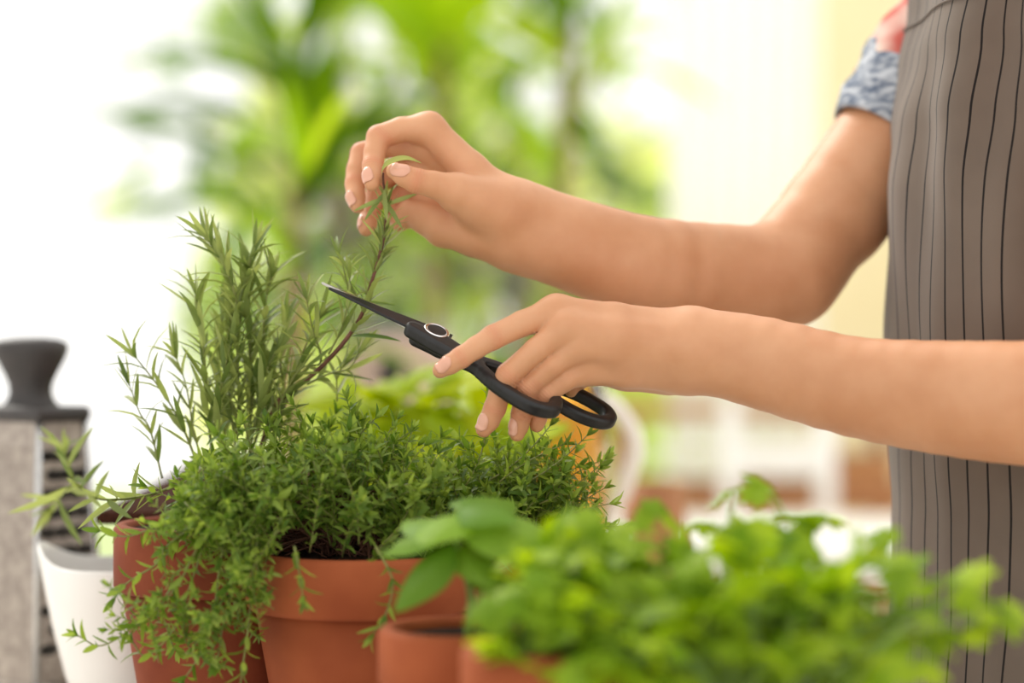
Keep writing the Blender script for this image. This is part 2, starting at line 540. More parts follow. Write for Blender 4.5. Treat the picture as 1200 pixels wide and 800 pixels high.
XC, YC = 0.372, 0.085          # torso axis
def torso_sdf(p):
    # shoulders, chest, waist and hips inside the clothes
    q = p.copy(); q[:, 1] = (q[:, 1] - YC) * 0.72
    def c(x0, z0, r0, x1, z1, r1):
        return cone(q, A3((x0, 0, z0 + EYE)), A3((x1, 0, z1 + EYE)), r0, r1)
    d = smin(c(XC + .015, -.30, .068, XC + .015, 0.0, .066), c(XC + .015, 0.0, .066, XC + .02, .16, .064), .02)
    d = smin(d, c(XC + .02, .16, .064, XC + .03, .24, .056), .02)
    return d
SH_N, SH_F = A3((.372, -.09, EYE + .27)), A3((.386, .245, EYE + .27))
NEAR_UP = [(A3(P(1290, 477, -.11)), .030), (A3((.36, -.11, EYE + .12)), .038), (SH_N, .05), (A3((.38, .0, EYE + .29)), .05)]
FAR_UP = [(A3(P(1150, 20, .205)), .048), (SH_F, .05), (A3((.385, .16, EYE + .29)), .05)]
def body_sdf(p):
    d = hand_sdf(p, NEAR)
    d = smin(d, chain(p, NEAR_UP, .03), .02)
    e = hand_sdf(p, FAR)
    e = smin(e, chain(p, FAR_UP, .03), .02)
    t = torso_sdf(p)
    return np.minimum(smin(d, t, .004), smin(e, t, .02))
def knuckle_bump():
    # fine creases across the finger joints, and the warmer skin there
    nt = M_skin.node_tree
    b = nt.nodes['Principled BSDF']
    geo = nt.nodes.new('ShaderNodeNewGeometry')
    def vm(op, *a):
        n = nt.nodes.new('ShaderNodeVectorMath'); n.operation = op
        for i, q in enumerate(a):
            if isinstance(q, (tuple, list)): n.inputs[i].default_value = q
            else: nt.links.new(q, n.inputs[i])
        return n
    def mt(op, x, y=None, z=None):
        n = nt.nodes.new('ShaderNodeMath'); n.operation = op
        for i, q in enumerate((x, y, z)):
            if q is None: continue
            if isinstance(q, (int, float)): n.inputs[i].default_value = q
            else: nt.links.new(q, n.inputs[i])
        return n.outputs[0]
    nz = nt.nodes.new('ShaderNodeTexNoise'); nz.inputs['Scale'].default_value = 160
    nt.links.new(geo.outputs['Position'], nz.inputs['Vector'])
    wob = mt('MULTIPLY', nz.outputs['Fac'], 4.0)
    total, warm = None, None
    spots = []
    for H_ in (NEAR, FAR):
        for nm in ('index', 'middle', 'ring', 'pinky'):
            for k, r in ((2, .0068), (4, .0052)):
                a, c, e = H_[nm][k - 1][0], H_[nm][k][0], H_[nm][k + 1][0]
                d = (e - a) / np.linalg.norm(e - a)
                spots.append((c, d, r))
    t_ = FAR['thumb']; d = t_[4][0] - t_[2][0]; spots.append((t_[3][0], d / np.linalg.norm(d), .007))
    for c, d, r in spots:
        v = vm('SUBTRACT', geo.outputs['Position'], tuple(float(x) for x in c))
        dt = vm('DOT_PRODUCT', v.outputs[0], tuple(float(x) for x in d)).outputs['Value']
        g = mt('EXPONENT', mt('MULTIPLY', mt('POWER', mt('DIVIDE', mt('ABSOLUTE', dt), r * .62), 2.0), -1.0))
        ln = vm('LENGTH', v.outputs[0]).outputs['Value']
        g = mt('MULTIPLY', g, mt('LESS_THAN', ln, r * 2.4))
        s = mt('SINE', mt('ADD', mt('MULTIPLY', dt, 3300.0), wob))
        h = mt('MULTIPLY', s, g)
        total = h if total is None else mt('ADD', total, h)
        warm = g if warm is None else mt('MAXIMUM', warm, g)
    old = b.inputs['Normal'].links[0].from_node
    b2 = nt.nodes.new('ShaderNodeBump'); b2.inputs['Strength'].default_value = 0.2; b2.inputs['Distance'].default_value = 0.0005
    nt.links.new(total, b2.inputs['Height']); nt.links.new(old.outputs['Normal'], b2.inputs['Normal'])
    nt.links.new(b2.outputs['Normal'], b.inputs['Normal'])
    src = b.inputs['Base Color'].links[0].from_socket
    mx = nt.nodes.new('ShaderNodeMix'); mx.data_type = 'RGBA'
    nt.links.new(mt('MULTIPLY', warm, 0.28), mx.inputs['Factor']); nt.links.new(src, mx.inputs[6]); mx.inputs[7].default_value = (*lin((206, 122, 92)), 1)
    nt.links.new(mx.outputs[2], b.inputs['Base Color'])
knuckle_bump()
person = thing('person', 'person in a grey pinstriped apron trimming a rosemary sprig with black scissors', 'person', (XC, YC, 0.0))
HV = 0.0015
bv, bf = surface_net(body_sdf, (-.13, -.20, EYE - .39), (.50, .33, EYE + .36), HV)
body = put('body', mesh_np('body', bv, bf, M_skin), person)

def fingernail(chain_pts, normal, sdf, L=0.0112, Wd=0.0092, back=0.0052):
    tip, dip = Vector(chain_pts[-1][0]), Vector(chain_pts[-3][0])
    d = (tip - dip).normalized()
    n = Vector(normal); n = (n - d * n.dot(d)).normalized()
    s = d.cross(n)
    c0 = tip - d * back
    nu, nv = 13, 11
    org, dirs, uvk = [], [], []
    for i in range(nu):
        for j in range(nv):
            u = -1 + 2 * i / (nu - 1); v = -1 + 2 * j / (nv - 1)
            # square -> rounded tip and cuticle
            wv = Wd / 2 * ((max(0.0, 1 - abs(u) ** 2.6)) ** .5 if u < 0 else 1 - .45 * u ** 4)
            ang = v * 0.95
            side = math.sin(ang) / math.sin(0.95) * wv
            o = c0 + d * (u * L / 2 + L * 0.12) + s * side
            dr = (n * math.cos(ang * 0.9) + s * math.sin(ang * 0.9)).normalized()
            org.append(o - dr * 0.0 + n * 0.0); dirs.append(dr); uvk.append((u, v))
    o = np.array([tuple(q) for q in org], dtype=np.float32) + np.array([tuple(n * 0.012) for _ in org], dtype=np.float32)
    nn = np.array([tuple(n) for _ in org], dtype=np.float32)
    t = np.zeros(len(o), dtype=np.float32)
    for _ in range(40):
        t += np.clip(sdf(o - nn * t[:, None]), -.004, .004)
    t = np.minimum(t, 0.0185)
    e = np.array([0.0006 * (1 - 0.9 * max(abs(u), abs(v)) ** 3) + (0.0004 if u > .5 else 0) for u, v in uvk], dtype=np.float32)
    pts = o - nn * (t - e)[:, None]
    fs = [(i * nv + j, (i + 1) * nv + j, (i + 1) * nv + j + 1, i * nv + j + 1) for i in range(nu - 1) for j in range(nv - 1)]
    ob = put('fingernail', mesh('fingernail', [tuple(q) for q in pts], fs, M_nail), person)
    md = ob.modifiers.new('thick', 'SOLIDIFY'); md.thickness = 0.0005; md.offset = 0
    return ob
nsdf = lambda p: hand_sdf(p, NEAR)
fsdf = lambda p: hand_sdf(p, FAR)
fingernail(NEAR['index'], (-.35, -.85, .30), nsdf)
fingernail(NEAR['middle'], (-.75, -.55, -.3), nsdf)
fingernail(NEAR['ring'], (-.75, -.60, -.2), nsdf, Wd=.008)
fingernail(FAR['thumb'], (.15, -.95, .35), fsdf, L=.0128, Wd=.0108, back=.006)
fingernail(FAR['index'], (-.55, -.80, .0), fsdf)
fingernail(FAR['middle'], (-.72, -.68, .0), fsdf)
fingernail(FAR['ring'], (-.85, -.50, .0), fsdf, Wd=.0078)

# apron: cloth wrapped round the front and the near side, pinstripes printed along the warp
def prof(z):            # front edge of the apron (x) by height
    pys = [(-120, 1096), (0, 1080), (70, 1067), (150, 1054), (225, 1048), (400, 1047), (520, 1050), (600, 1055), (700, 1056), (800, 1051), (1100, 1040), (1500, 1036)]
    py = 400 - (z - EYE) / (PX * (FOCUS + YC) / FOCUS)
    for (a, xa), (b, xb) in zip(pys[:-1], pys[1:]):
        if py <= b:
            t = max(0, (py - a) / (b - a)); t = t * t * (3 - 2 * t)
            return (xa + (xb - xa) * t - 600) * PX * (FOCUS + YC) / FOCUS
    return (1036 - 600) * PX * (FOCUS + YC) / FOCUS
def apron():
    nu, nv = 150, 150
    z0, z1 = EYE - 0.62, EYE + 0.27
    vs, uv, fs = [], [], []
    b = 0.128
    for j in range(nv + 1):
        z = z0 + (z1 - z0) * j / nv
        zz = (z - EYE)
        xs = prof(z)
        a = XC + .02 - xs
        for i in range(nu + 1):
            t = i / nu
            ph = math.radians(95 + (300 - 95) * t)         # 180 = front, 270 = towards the camera
            ex = 2 / 2.5
            cx, sx = math.cos(ph), math.sin(ph)
            x = XC + .02 + a * math.copysign(abs(cx) ** ex, cx)
            y = YC + b * math.copysign(abs(sx) ** ex, sx) * (1 + .04 * math.sin(zz * 7))
            s = t * 0.46                                      # cloth coordinate across
            # drape: soft folds that lean over the chest and hang free lower down
            up = max(0, min(1, (zz + .02) / .2))
            k1 = math.sin((s * 60 + zz * 22 + .8 * math.sin(zz * 12))) * 0.0042 * up
            k2 = math.sin(s * 95 - zz * 4 + 1.3) * 0.0014
            k3 = math.sin(s * 36 + zz * 5 + 2) * 0.0022 * (1 - up)
            nz = mnoise.noise(Vector((s * 22, zz * 7, 3.1))) * 0.005
            dn = k1 + k2 + k3 + nz
            nx, ny = cx / a, sx / b
            l = math.hypot(nx, ny)
            vs.append((x + nx / l * dn, y + ny / l * dn, z))
            drift = 0.012 * up * math.sin(zz * 14 + s * 9) + 0.020 * up * up * (s - .16) * 3.0 + .003 * math.sin(zz * 18 + s * 20) + 0.03 * max(0, -zz - .08) * (s - .17) * 3
            uv.append((s + drift, zz))
    for j in range(nv):
        for i in range(nu):
            q = j * (nu + 1) + i
            fs.append((q, q + nu + 1, q + nu + 2, q + 1))
    m, nt, bs = nodes_of('apron_cloth')
    un = nt.nodes.new('ShaderNodeUVMap'); un.uv_map = 'UVMap'
    sp = nt.nodes.new('ShaderNodeSeparateXYZ'); nt.links.new(un.outputs[0], sp.inputs[0])
    def mth(op, x, y=None):
        nd = nt.nodes.new('ShaderNodeMath'); nd.operation = op
        for i, q in enumerate((x, y)):
            if q is None: continue
            if isinstance(q, (int, float)): nd.inputs[i].default_value = q
            else: nt.links.new(q, nd.inputs[i])
        return nd.outputs[0]
    per = 0.0172
    f = mth('FRACT', mth('DIVIDE', sp.outputs[0], per))
    tri = mth('ABSOLUTE', mth('SUBTRACT', f, 0.5))
    stripe = mth('LESS_THAN', tri, 0.050)
    fac, h = noise_fac(nt, 14, coord='Object')
    base = ramp_between(nt, fac, lin((118, 105, 94)), lin((108, 96, 86)))
    mxn = nt.nodes.new('ShaderNodeMix'); mxn.data_type = 'RGBA'
    nt.links.new(stripe, mxn.inputs['Factor']); nt.links.new(base, mxn.inputs[6]); mxn.inputs[7].default_value = (*lin((34, 30, 29)), 1)
    nt.links.new(mxn.outputs[2], bs.inputs['Base Color'])
    bs.inputs['Roughness'].default_value = 0.9; bs.inputs['Specular IOR Level'].default_value = 0.15
    bs.inputs['Sheen Weight'].default_value = 0.2
    wv = nt.nodes.new('ShaderNodeTexNoise'); wv.inputs['Scale'].default_value = 900
    bump(nt, bs, wv.outputs['Fac'], 0.25, 0.0004)
    o = put('apron', mesh('apron', vs, fs, m, uv=uv), person)
    md = o.modifiers.new('thick', 'SOLIDIFY'); md.thickness = 0.0016; md.offset = 1
    o['label'] = 'grey apron with dark pinstripes'
    # seam across the bib, following the cloth
    js = int(round((EYE + (400 + 10) * PX * .98 - z0) / (z1 - z0) * nv))
    row = [Vector(vs[js * (nu + 1) + i]) for i in range(nu + 1)]
    ctr = Vector((XC + .02, YC, 0))
    row = [p + (Vector((p.x, p.y, 0)) - ctr).normalized() * 0.0012 for p in row]
    MB().tube(row, 0.0008, 6).build('seam', m, o)
apron()

# shirt: body under the apron, rolled sleeves
M_shirt = mat('floral_cloth', (232, 206, 190), (196, 92, 80), rough=0.9, scale=34, detail=1)
M_cuff = mat('blue_print', (196, 200, 206), (92, 104, 124), rough=0.9, scale=95, detail=2, stretch=(1, 1, 2.2))
def sleeve(name, pts, radii, m, parent, seed, n=40, wr=.0016, rings=16):
    path = spline(pts, max(2, rings // (len(pts) - 1)))
    rr = np.interp(np.linspace(0, 1, len(path)), np.linspace(0, 1, len(radii)), radii)
    vs, fs = [], []
    up = Vector((0.1, -1, 0.15))
    for i, p in enumerate(path):
        d = (path[min(i + 1, len(path) - 1)] - path[max(0, i - 1)]).normalized()
        a = d.cross(up).normalized(); b = d.cross(a)
        for k in range(n):
            t = 2 * math.pi * k / n
            r = rr[i] + wr * math.sin(3 * t + i * .6 + seed) + wr * mnoise.noise(Vector((math.cos(t) * 3, math.sin(t) * 3, i * .5 + seed)))
            vs.append(p + (a * math.cos(t) + b * math.sin(t)) * r)
    for i in range(len(path) - 1):
        for k in range(n):
            fs.append((i * n + k, (i + 1) * n + k, (i + 1) * n + (k + 1) % n, i * n + (k + 1) % n))
    o = put(name, mesh(name, vs, fs, m), parent)
    md = o.modifiers.new('thick', 'SOLIDIFY'); md.thickness = 0.0022; md.offset = 1
    return o
sh = MB()
def shirt_fn(r, z, a):
    ex = 2 / 2.4
    c, s = math.cos(a), math.sin(a)
    return (XC + .022 + r * .086 * math.copysign(abs(c) ** ex, c), YC + r * .110 * math.copysign(abs(s) ** ex, s), z)
sh.lathe([(.98, EYE - .42), (.98, EYE - .2), (.96, EYE), (.98, EYE + .12), (.97, EYE + .2), (.82, EYE + .27), (.55, EYE + .3)], n=56, fn=shirt_fn)
shirt = sh.build('shirt', M_shirt, person)
sleeve('sleeve', [P(1066, 115, .182), P(1085, 82, .187), P(1118, 45, .195), P(1165, -20, .2)], [.0455, .047, .049, .053], M_shirt, shirt, 1.0)
c_ = sleeve('sleeve_cuff', [P(1037, 164, .176), P(1058, 128, .18), P(1084, 88, .186)], [.0432, .0462, .0480], M_cuff, shirt, 2.0)
c_['label'] = 'rolled blue-grey patterned cuff'
sleeve('sleeve', [(.362, -.112, EYE + .14), (.368, -.105, EYE + .2), (.374, -.09, EYE + .28)], [.047, .052, .056], M_shirt, shirt, 3.0)

# ------------------------------------------------------------------ scissors (local frame in mm: u tip->handle, w towards the camera, n up)
SU = Vector((0.921, -0.07, -0.389)).normalized()
_dn = Vector((-0.389, 0, -0.921))
SW = (Vector((0, -0.90, 0)) + _dn * 0.43)
SW = (SW - SU * SW.dot(SU)).normalized()
SN = SU.cross(SW)
if SN.z < 0: SN = -SN
SP = P(510, 393, .004)
def SL(u, w, n=0.0):
    return SP + (SU * u + SW * w + SN * n) * 0.001
sc_ = thing('scissors', 'black kitchen scissors held open around the rosemary branch', 'scissors', SP)
def handle(name, shank, loop, nz, half, rin):
    segs = []
    L3 = [np.array([a, b], dtype=np.float32) for a, b in loop]
    pairs = [(L3[i], L3[(i + 1) % len(L3)], rin, rin) for i in range(len(L3))]
    for (a, b, r), (a2, b2, r2) in zip(shank[:-1], shank[1:]):
        pairs.append((np.array([a, b], dtype=np.float32), np.array([a2, b2], dtype=np.float32), r, r2))
    def f(p):
        d = None
        for a, b, ra, rb in pairs:
            c = cone(p[:, :2], a, b, ra, rb)
            d = c if d is None else smin(d, c, 2.0)
        e = np.abs(p[:, 2] - nz) - half
        rd = 2.6                      # rounded edges
        qx = d + rd; qz = e + rd
        return np.minimum(np.maximum(qx, qz), 0) + np.sqrt(np.maximum(qx, 0) ** 2 + np.maximum(qz, 0) ** 2) - rd
    v, fc = surface_net(f, (-30, -35, nz - half - 4), (140, 55, nz + half + 4), 0.9)
    Mx = np.array([[*SU], [*SW], [*SN]]) * 0.001
    v2 = v @ Mx + np.array([*SP])
    if SU.cross(SW).dot(SN) < 0: fc = fc[:, ::-1]
    return put(name, mesh_np(name, v2, fc, M_black), sc_)
def smooth_loop(pts, n=5):
    P3 = [Vector((a, b, 0)) for a, b in pts]
    out = []
    N = len(P3)
    for i in range(N):
        a, b, c, d = P3[i - 1], P3[i], P3[(i + 1) % N], P3[(i + 2) % N]
        for k in range(n):
            t = k / n
            q = 0.5 * ((2 * b) + (c - a) * t + (2 * a - 5 * b + 4 * c - d) * t * t + (3 * b - a - 3 * c + d) * t ** 3)
            out.append((q.x, q.y))
    return out
handle('handle', [(-14, 6, 5.5), (4, 8, 8), (26, 15, 7), (34, 18, 5)],
       smooth_loop([(32, 15), (46, 28), (64, 37), (80, 39), (90, 32), (88, 20), (79, 12.5), (62, 10.5), (44, 10)]), 0.0, 4.6, 3.6)
handle('handle', [(-10, -1, 5.5), (6, -2, 8), (40, -4, 5.5), (76, -7, 4.5)],
       smooth_loop([(76, -8), (88, 4), (106, 9), (120, 6), (125, -3), (118, -13), (100, -18), (84, -16)]), -8.0, 4.2, 3.4)
def blade(out, n0, n1, m):
    k = len(out)
    vs = [SL(u, w, n0) for u, w in out] + [SL(u, w, n1) for u, w in out]
    fs = [tuple(range(k)), tuple(range(2 * k - 1, k - 1, -1))] + [(i, k + i, k + (i + 1) % k, (i + 1) % k) for i in range(k)]
    o = MB().add(vs, fs).build('blade', m, sc_, smooth=False)
    md = o.modifiers.new('edge', 'BEVEL'); md.width = 0.0004; md.segments = 2
    return o
b1 = blade([(-76, -1), (-60, -2.4), (-30, -5), (-5, -7), (10, -7), (10, 8), (-12, 8), (-40, 5), (-66, 1.4), (-76, 0.2)], 0.4, 2.2, M_blade)
b2 = blade([(-83, -8.5), (-60, -9), (-30, -8.5), (-5, -7), (10, -7), (10, 7), (-12, 6), (-40, -1), (-66, -6), (-83, -8)], -1.9, -0.1, M_steel)
b2['label'] = 'bright steel lower blade'
scr = MB()
pr = [(0, 4.2), (6.2, 4.2), (6.6, 4.9), (7.8, 5.1), (8.6, 4.6), (8.6, 2.0)]
vs, fs = [], []
for k in range(36):
    a = 2 * math.pi * k / 36
    for r, z in pr: vs.append(SL(r * math.cos(a), 1 + r * math.sin(a), z))
for k in range(36):
    for i in range(len(pr) - 1):
        fs.append((k * 6 + i, ((k + 1) % 36) * 6 + i, ((k + 1) % 36) * 6 + i + 1, k * 6 + i + 1))
scr.add(vs, fs).build('screw_ring', M_chrome, sc_)
cp = MB(); vs = []
for k in range(30):
    a = 2 * math.pi * k / 30; vs.append(SL(6.4 * math.cos(a), 1 + 6.4 * math.sin(a), 4.9))
vs.append(SL(0, 1, 5.2))
cp.add(vs, [(k, (k + 1) % 30, 30) for k in range(30)]).build('screw_cap', M_black, sc_)

# ------------------------------------------------------------------ leaves (local +X along the leaf)
def leaf_mesh(name, L, Wd, prof_, m, fold=0.25, curl=0.2, nseg=None, wave=0.0):
    """prof_: list of (t, relative width)"""
    vs, fs = [], []
    for i, (t, w) in enumerate(prof_):
        z = -curl * L * t * t + 0.02 * L * math.sin(t * 3)
        hw = w * Wd / 2
        wz = wave * Wd * math.sin(i * 2.1)
        vs += [(t * L, -hw, z + fold * hw + wz), (t * L, 0, z), (t * L, hw, z + fold * hw - wz)]
    n = len(prof_)
    for i in range(n - 1):
        a = i * 3
        fs += [(a, a + 3, a + 4, a + 1), (a + 1, a + 4, a + 5, a + 2)]
    return mesh(name, vs, fs, m)
NARROW = [(0, .25), (.15, .7), (.4, 1), (.7, .8), (.9, .4), (1, .05)]
OVAL = [(0, .12), (.15, .55), (.4, 1), (.65, .92), (.88, .5), (1, .06)]
rose_leaves = [leaf_mesh('rosemary_leaf', .029, .0043, NARROW, L_rose, .35, c) for c in (-.22, -.05, .15, .32, .5)]
sprig_leaves = [leaf_mesh('sprig_leaf', .024, .0034, NARROW, L_rose, .35, c) for c in (-.2, .05, .2, .4)]
thyme_leaves = [leaf_mesh('thyme_leaf', .0118, .0038, NARROW, L_thyme, .3, c) for c in (-.1, .1, .3)]

def leaves_along(path, spacing, meshes, size, r, pair=True, whorl=2, ang=(35, 65), jitter=.25, t0=0.05, grow=0.0):
    """leaf frames along a stem path: opposite pairs, each pair turned by ~90 degrees"""
    out = []
    d_acc, nxt, roll = 0.0, 0.0, r.uniform(0, 6)
    tot = sum((b - a).length for a, b in zip(path[:-1], path[1:]))
    nxt = tot * t0
    for a, b in zip(path[:-1], path[1:]):
        L = (b - a).length
        while nxt < d_acc + L:
            t = (nxt - d_acc) / L
            p = a.lerp(b, t); d = (b - a).normalized()
            s1 = d.cross(Vector((.2, .9, .3))).normalized(); s2 = d.cross(s1)
            for k in range(whorl):
                an = roll + k * 2 * math.pi / whorl + r.uniform(-jitter, jitter)
                side = s1 * math.cos(an) + s2 * math.sin(an)
                el = math.radians(r.uniform(*ang))
                dr = d * math.cos(el) + side * math.sin(el)
                sc = size * r.uniform(.75, 1.2) * (1 - grow * (nxt / tot))
                out.append((p, dr, d * math.sin(el) - side * math.cos(el), sc, r.randrange(len(meshes))))
            roll += math.pi / 2 + r.uniform(-.3, .3)
            nxt += spacing * r.uniform(.8, 1.2)
        d_acc += L
    # terminal tuft
    p, d = path[-1], (path[-1] - path[-2]).normalized()
    s1 = d.cross(Vector((.2, .9, .3))).normalized(); s2 = d.cross(s1)
    for k in range(4):
        an = k * math.pi / 2 + r.uniform(-.3, .3)
        el = math.radians(r.uniform(12, 40))
        side = s1 * math.cos(an) + s2 * math.sin(an)
        out.append((p, d * math.cos(el) + side * math.sin(el), -side, size * r.uniform(.6, 1.0), r.randrange(len(meshes))))
    return out

def bake(mb, me, M):
    mb.add([M @ v.co for v in me.vertices], [tuple(p.vertices) for p in me.polygons])

# ------------------------------------------------------------------ pots
def pot(parent, c, R, H, m, band=0.2, taper=0.68, wall=0.007, soil=0.012):
    """flower pot standing at c (base centre), rim radius R, height H; with collar and soil"""
    hb = H * (1 - band)
    rb = R * taper
    rc = R * 0.93                    # body radius under the collar
    body_ = MB().lathe([(0, 0), (rb * .96, 0), (rb, .003), (rb + (rc - rb) * .5, hb * .5), (rc, hb), (rc - wall, hb), (rb - wall, wall), (0, wall)], c, 56)
    p = body_.build('pot', m, parent)
    MB().lathe([(rc - .002, hb - .004), (R - .0025, hb - .004), (R, hb - .001), (R, H - .003), (R - .0025, H), (R - wall - .001, H), (R - wall - .003, H - .004), (rc - wall, hb - .004), (rc - .002, hb - .004)], c, 56).build('rim', m, p)
    mb = MB(); vs = []; fs = []
    rs = R - wall - .0028
    nr, na = 10, 40
    for i in range(nr + 1):
        for k in range(na):
            a = 2 * math.pi * k / na; r = rs * i / nr
            z = H - soil + .004 * mnoise.noise(Vector((c[0] + r * math.cos(a), c[1] + r * math.sin(a), 0)) * 90) * (1 - (i / nr) ** 6)
            vs.append(Vector((r * math.cos(a), r * math.sin(a), z)) + Vector(c))
    for i in range(nr):
        for k in range(na):
            fs.append((i * na + k, (i + 1) * na + k, (i + 1) * na + (k + 1) % na, i * na + (k + 1) % na))
    mb.add(vs, fs).build('soil', M_soil, parent)

# thyme sprigs (a few shared shapes)
def sprig_mesh(seed, L, sp=.0047, size=1.0):
    r = random.Random(seed)
    bend = Vector((r.uniform(-.35, .35), r.uniform(-.35, .35), 0))
    path = [Vector((0, 0, 0)) + Vector((bend.x * t * t, bend.y * t * t, t)) * L for t in [i / 7 for i in range(8)]]
    mb = MB(); mb.tube(path, [.0006 * (1 - .5 * i / 7) for i in range(8)], 4)
    nst = len(mb.f)
    for p, d, up, s, k in leaves_along(path, sp, thyme_leaves, size, r, ang=(40, 75), t0=.12, grow=.25):
        bake(mb, thyme_leaves[k], leaf_m(p, d, up, s))
    me = mesh('thyme_sprig', mb.v, mb.f, L_thyme)
    me.materials.append(M_gstem)
    for i in range(nst): me.polygons[i].material_index = 1
    return me
SPRIGS = [sprig_mesh(100 + i, .036 + .004 * (i % 4)) for i in range(8)]
def z_frame(pos, d, roll, s=1.0):
    z = Vector(d).normalized()
    x = z.cross(Vector((.13, .4, .9)))
    if x.length < 1e-3: x = Vector((1, 0, 0))
    x.normalize(); y = z.cross(x)
    M = Matrix((x, y, z)).transposed().to_4x4(); M.translation = Vector(pos)
    return M @ Matrix.Rotation(roll, 4, 'Z') @ Matrix.Diagonal((s, s, s, 1))

def mound(root, ctr, rad, n, seed, soil_c, soil_r, low=-.25, keep=None, back=1.0):
    """n sprigs on a dome; stems rise from the soil to each of them"""
    r = random.Random(seed)
    st, fol = MB(), MB()
    done = 0
    while done < n:
        v = rvec(r)
        if v.z < low: continue
        tip = Vector((ctr[0] + v.x * rad[0], ctr[1] + v.y * rad[1], ctr[2] + v.z * rad[2]))
        shell = r.uniform(.72, 1.06)
        tip = ctr + (tip - ctr) * shell
        tip += Vector((0, 0, .010 * mnoise.noise(tip * 28)))
        if keep and not keep(tip): continue
        d = (Vector((v.x * .9, v.y * .9, v.z + .55)) + rvec(r) * .55).normalized()
        k = r.randrange(len(SPRIGS)); L = .036 + .004 * (k % 4)
        base = tip - d * L
        fm = z_frame(base, d, r.uniform(0, 6), r.uniform(.85, 1.15))
        if tip.y > back: bake(fol, SPRIGS[k], fm)
        else: put('sprig', SPRIGS[k], root, fm)
        a = r.uniform(0, 6.28); q = soil_r * math.sqrt(r.random())
        s0 = Vector((soil_c[0] + math.cos(a) * q, soil_c[1] + math.sin(a) * q, soil_c[2]))
        st.tube(spline([s0, s0.lerp(base, .5) + Vector((0, 0, .012)), base], 4), .0006, 4, cap=False)
        done += 1
    if fol.v: fol.build('foliage', L_thyme, root)['kind'] = 'stuff'
    o = st.build('stems', M_wstem, root)
    o['kind'] = 'stuff'
    return o

# -- pot A: rosemary
yA = .06
cA = P(254, 0, yA); cA.z = COUNTER
rA = thing('potted_rosemary', 'tall rosemary in the terracotta pot beside the white bowl, its branch being cut', 'plant', cA)
RA, HA = PR(119, yA), None
rimA = P(0, 612, yA).z
pot(rA, tuple(cA), RA, rimA - COUNTER, M_terra2, band=.27, soil=.004)
soilA = Vector((cA.x, cA.y, rimA - .012))
rs = random.Random(21)
stems = [  # (pixel points with depth, radius mm, leaf spacing, leaf size, whorl)
    ([(232, 545, .05), (212, 496, .05), (188, 456, .05), (157, 416, .05)], 1.0, .010, .95, 2),
    ([(190, 560, .05), (176, 504, .05), (164, 484, .05), (152, 452, .05)], .8, .010, .85, 2),
    ([(236, 540, .05), (226, 500, .05), (218, 452, .055), (206, 418, .055)], .8, .011, .9, 2),
    ([(250, 545, .06), (243, 480, .055), (240, 432, .05), (236, 384, .05), (229, 345, .05)], 1.1, .0075, 1.0, 3),
    ([(272, 545, .06), (280, 480, .055), (278, 420, .05), (280, 368, .045), (264, 312, .045), (243, 280, .045)], 1.2, .0072, 1.0, 3),
    ([(285, 545, .06), (296, 464, .06), (292, 400, .055), (290, 352, .055), (292, 315, .055), (297, 290, .055)], 1.2, .0072, 1.05, 3),
    ([(290, 545, .07), (316, 456, .07), (309, 400, .065), (312, 350, .06), (318, 325, .06)], 1.1, .0075, 1.05, 3),
    ([(262, 545, .08), (262, 470, .08), (256, 410, .075), (262, 362, .075)], 1.0, .0078, 1.0, 3),
    ([(280, 545, .07), (270, 480, .065), (268, 420, .06), (272, 360, .06), (284, 330, .06)], 1.0, .0078, 1.0, 3),
    ([(290, 540, .045), (302, 480, .045), (310, 440, .045), (324, 410, .045)], .9, .0085, .95, 3),
    ([(262, 545, .045), (255, 490, .045), (262, 440, .04), (270, 405, .04)], .9, .0085, .95, 3),
    ([(300, 540, .08), (330, 470, .075), (328, 420, .07), (334, 380, .07)], 1.0, .0085, .95, 2),
    ([(310, 540, .05), (344, 445, .05), (360, 402, .05), (374, 374, .05)], 1.0, .0085, .95, 2),
    ([(300, 540, .05), (345, 440, .045), (376, 424, .045), (366, 384, .045), (360, 352, .045)], .9, .0085, .9, 2),
    ([(360, 450, .05), (385, 438, .05), (408, 432, .05), (420, 415, .05)], .8, .009, .9, 2),
    ([(385, 415, .04), (400, 385, .04), (408, 350, .04), (404, 320, .04), (398, 300, .04)], .8, .0085, .85, 2),
    ([(425, 362, .04), (412, 335, .035), (408, 318, .035)], .6, .008, .8, 2),
    ([(395, 470, .06), (395, 440, .06), (404, 425, .06)], .6, .009, .9, 2),
    ([(240, 556, .05), (180, 578, .03), (140, 585, -.01), (108, 582, -.05), (85, 560, -.09), (76, 530, -.11)], 1.0, .014, .95, 2),
    ([(84, 566, -.09), (62, 595, -.12)], .7, .02, 1.2, 2),
]
nl = 0
extra = MB()
for pts, rm, spc, sz, wh in stems:
    path = spline([P(*q) for q in pts], 6)
    s = MB().tube(path, [rm * .001 * (1 - .55 * i / len(path)) for i in range(len(path))], 6).build('stem', M_gstem, rA)
    lv = leaves_along(path, spc, rose_leaves, sz, rs, whorl=wh, ang=(18, 58), t0=.16)
    for p, d, up, sc, k in lv:
        if nl < 290:
            put('leaf', rose_leaves[k], s, leaf_m(p, d, up, sc)); nl += 1
        else:
            bake(extra, rose_leaves[k], leaf_m(p, d, up, sc))
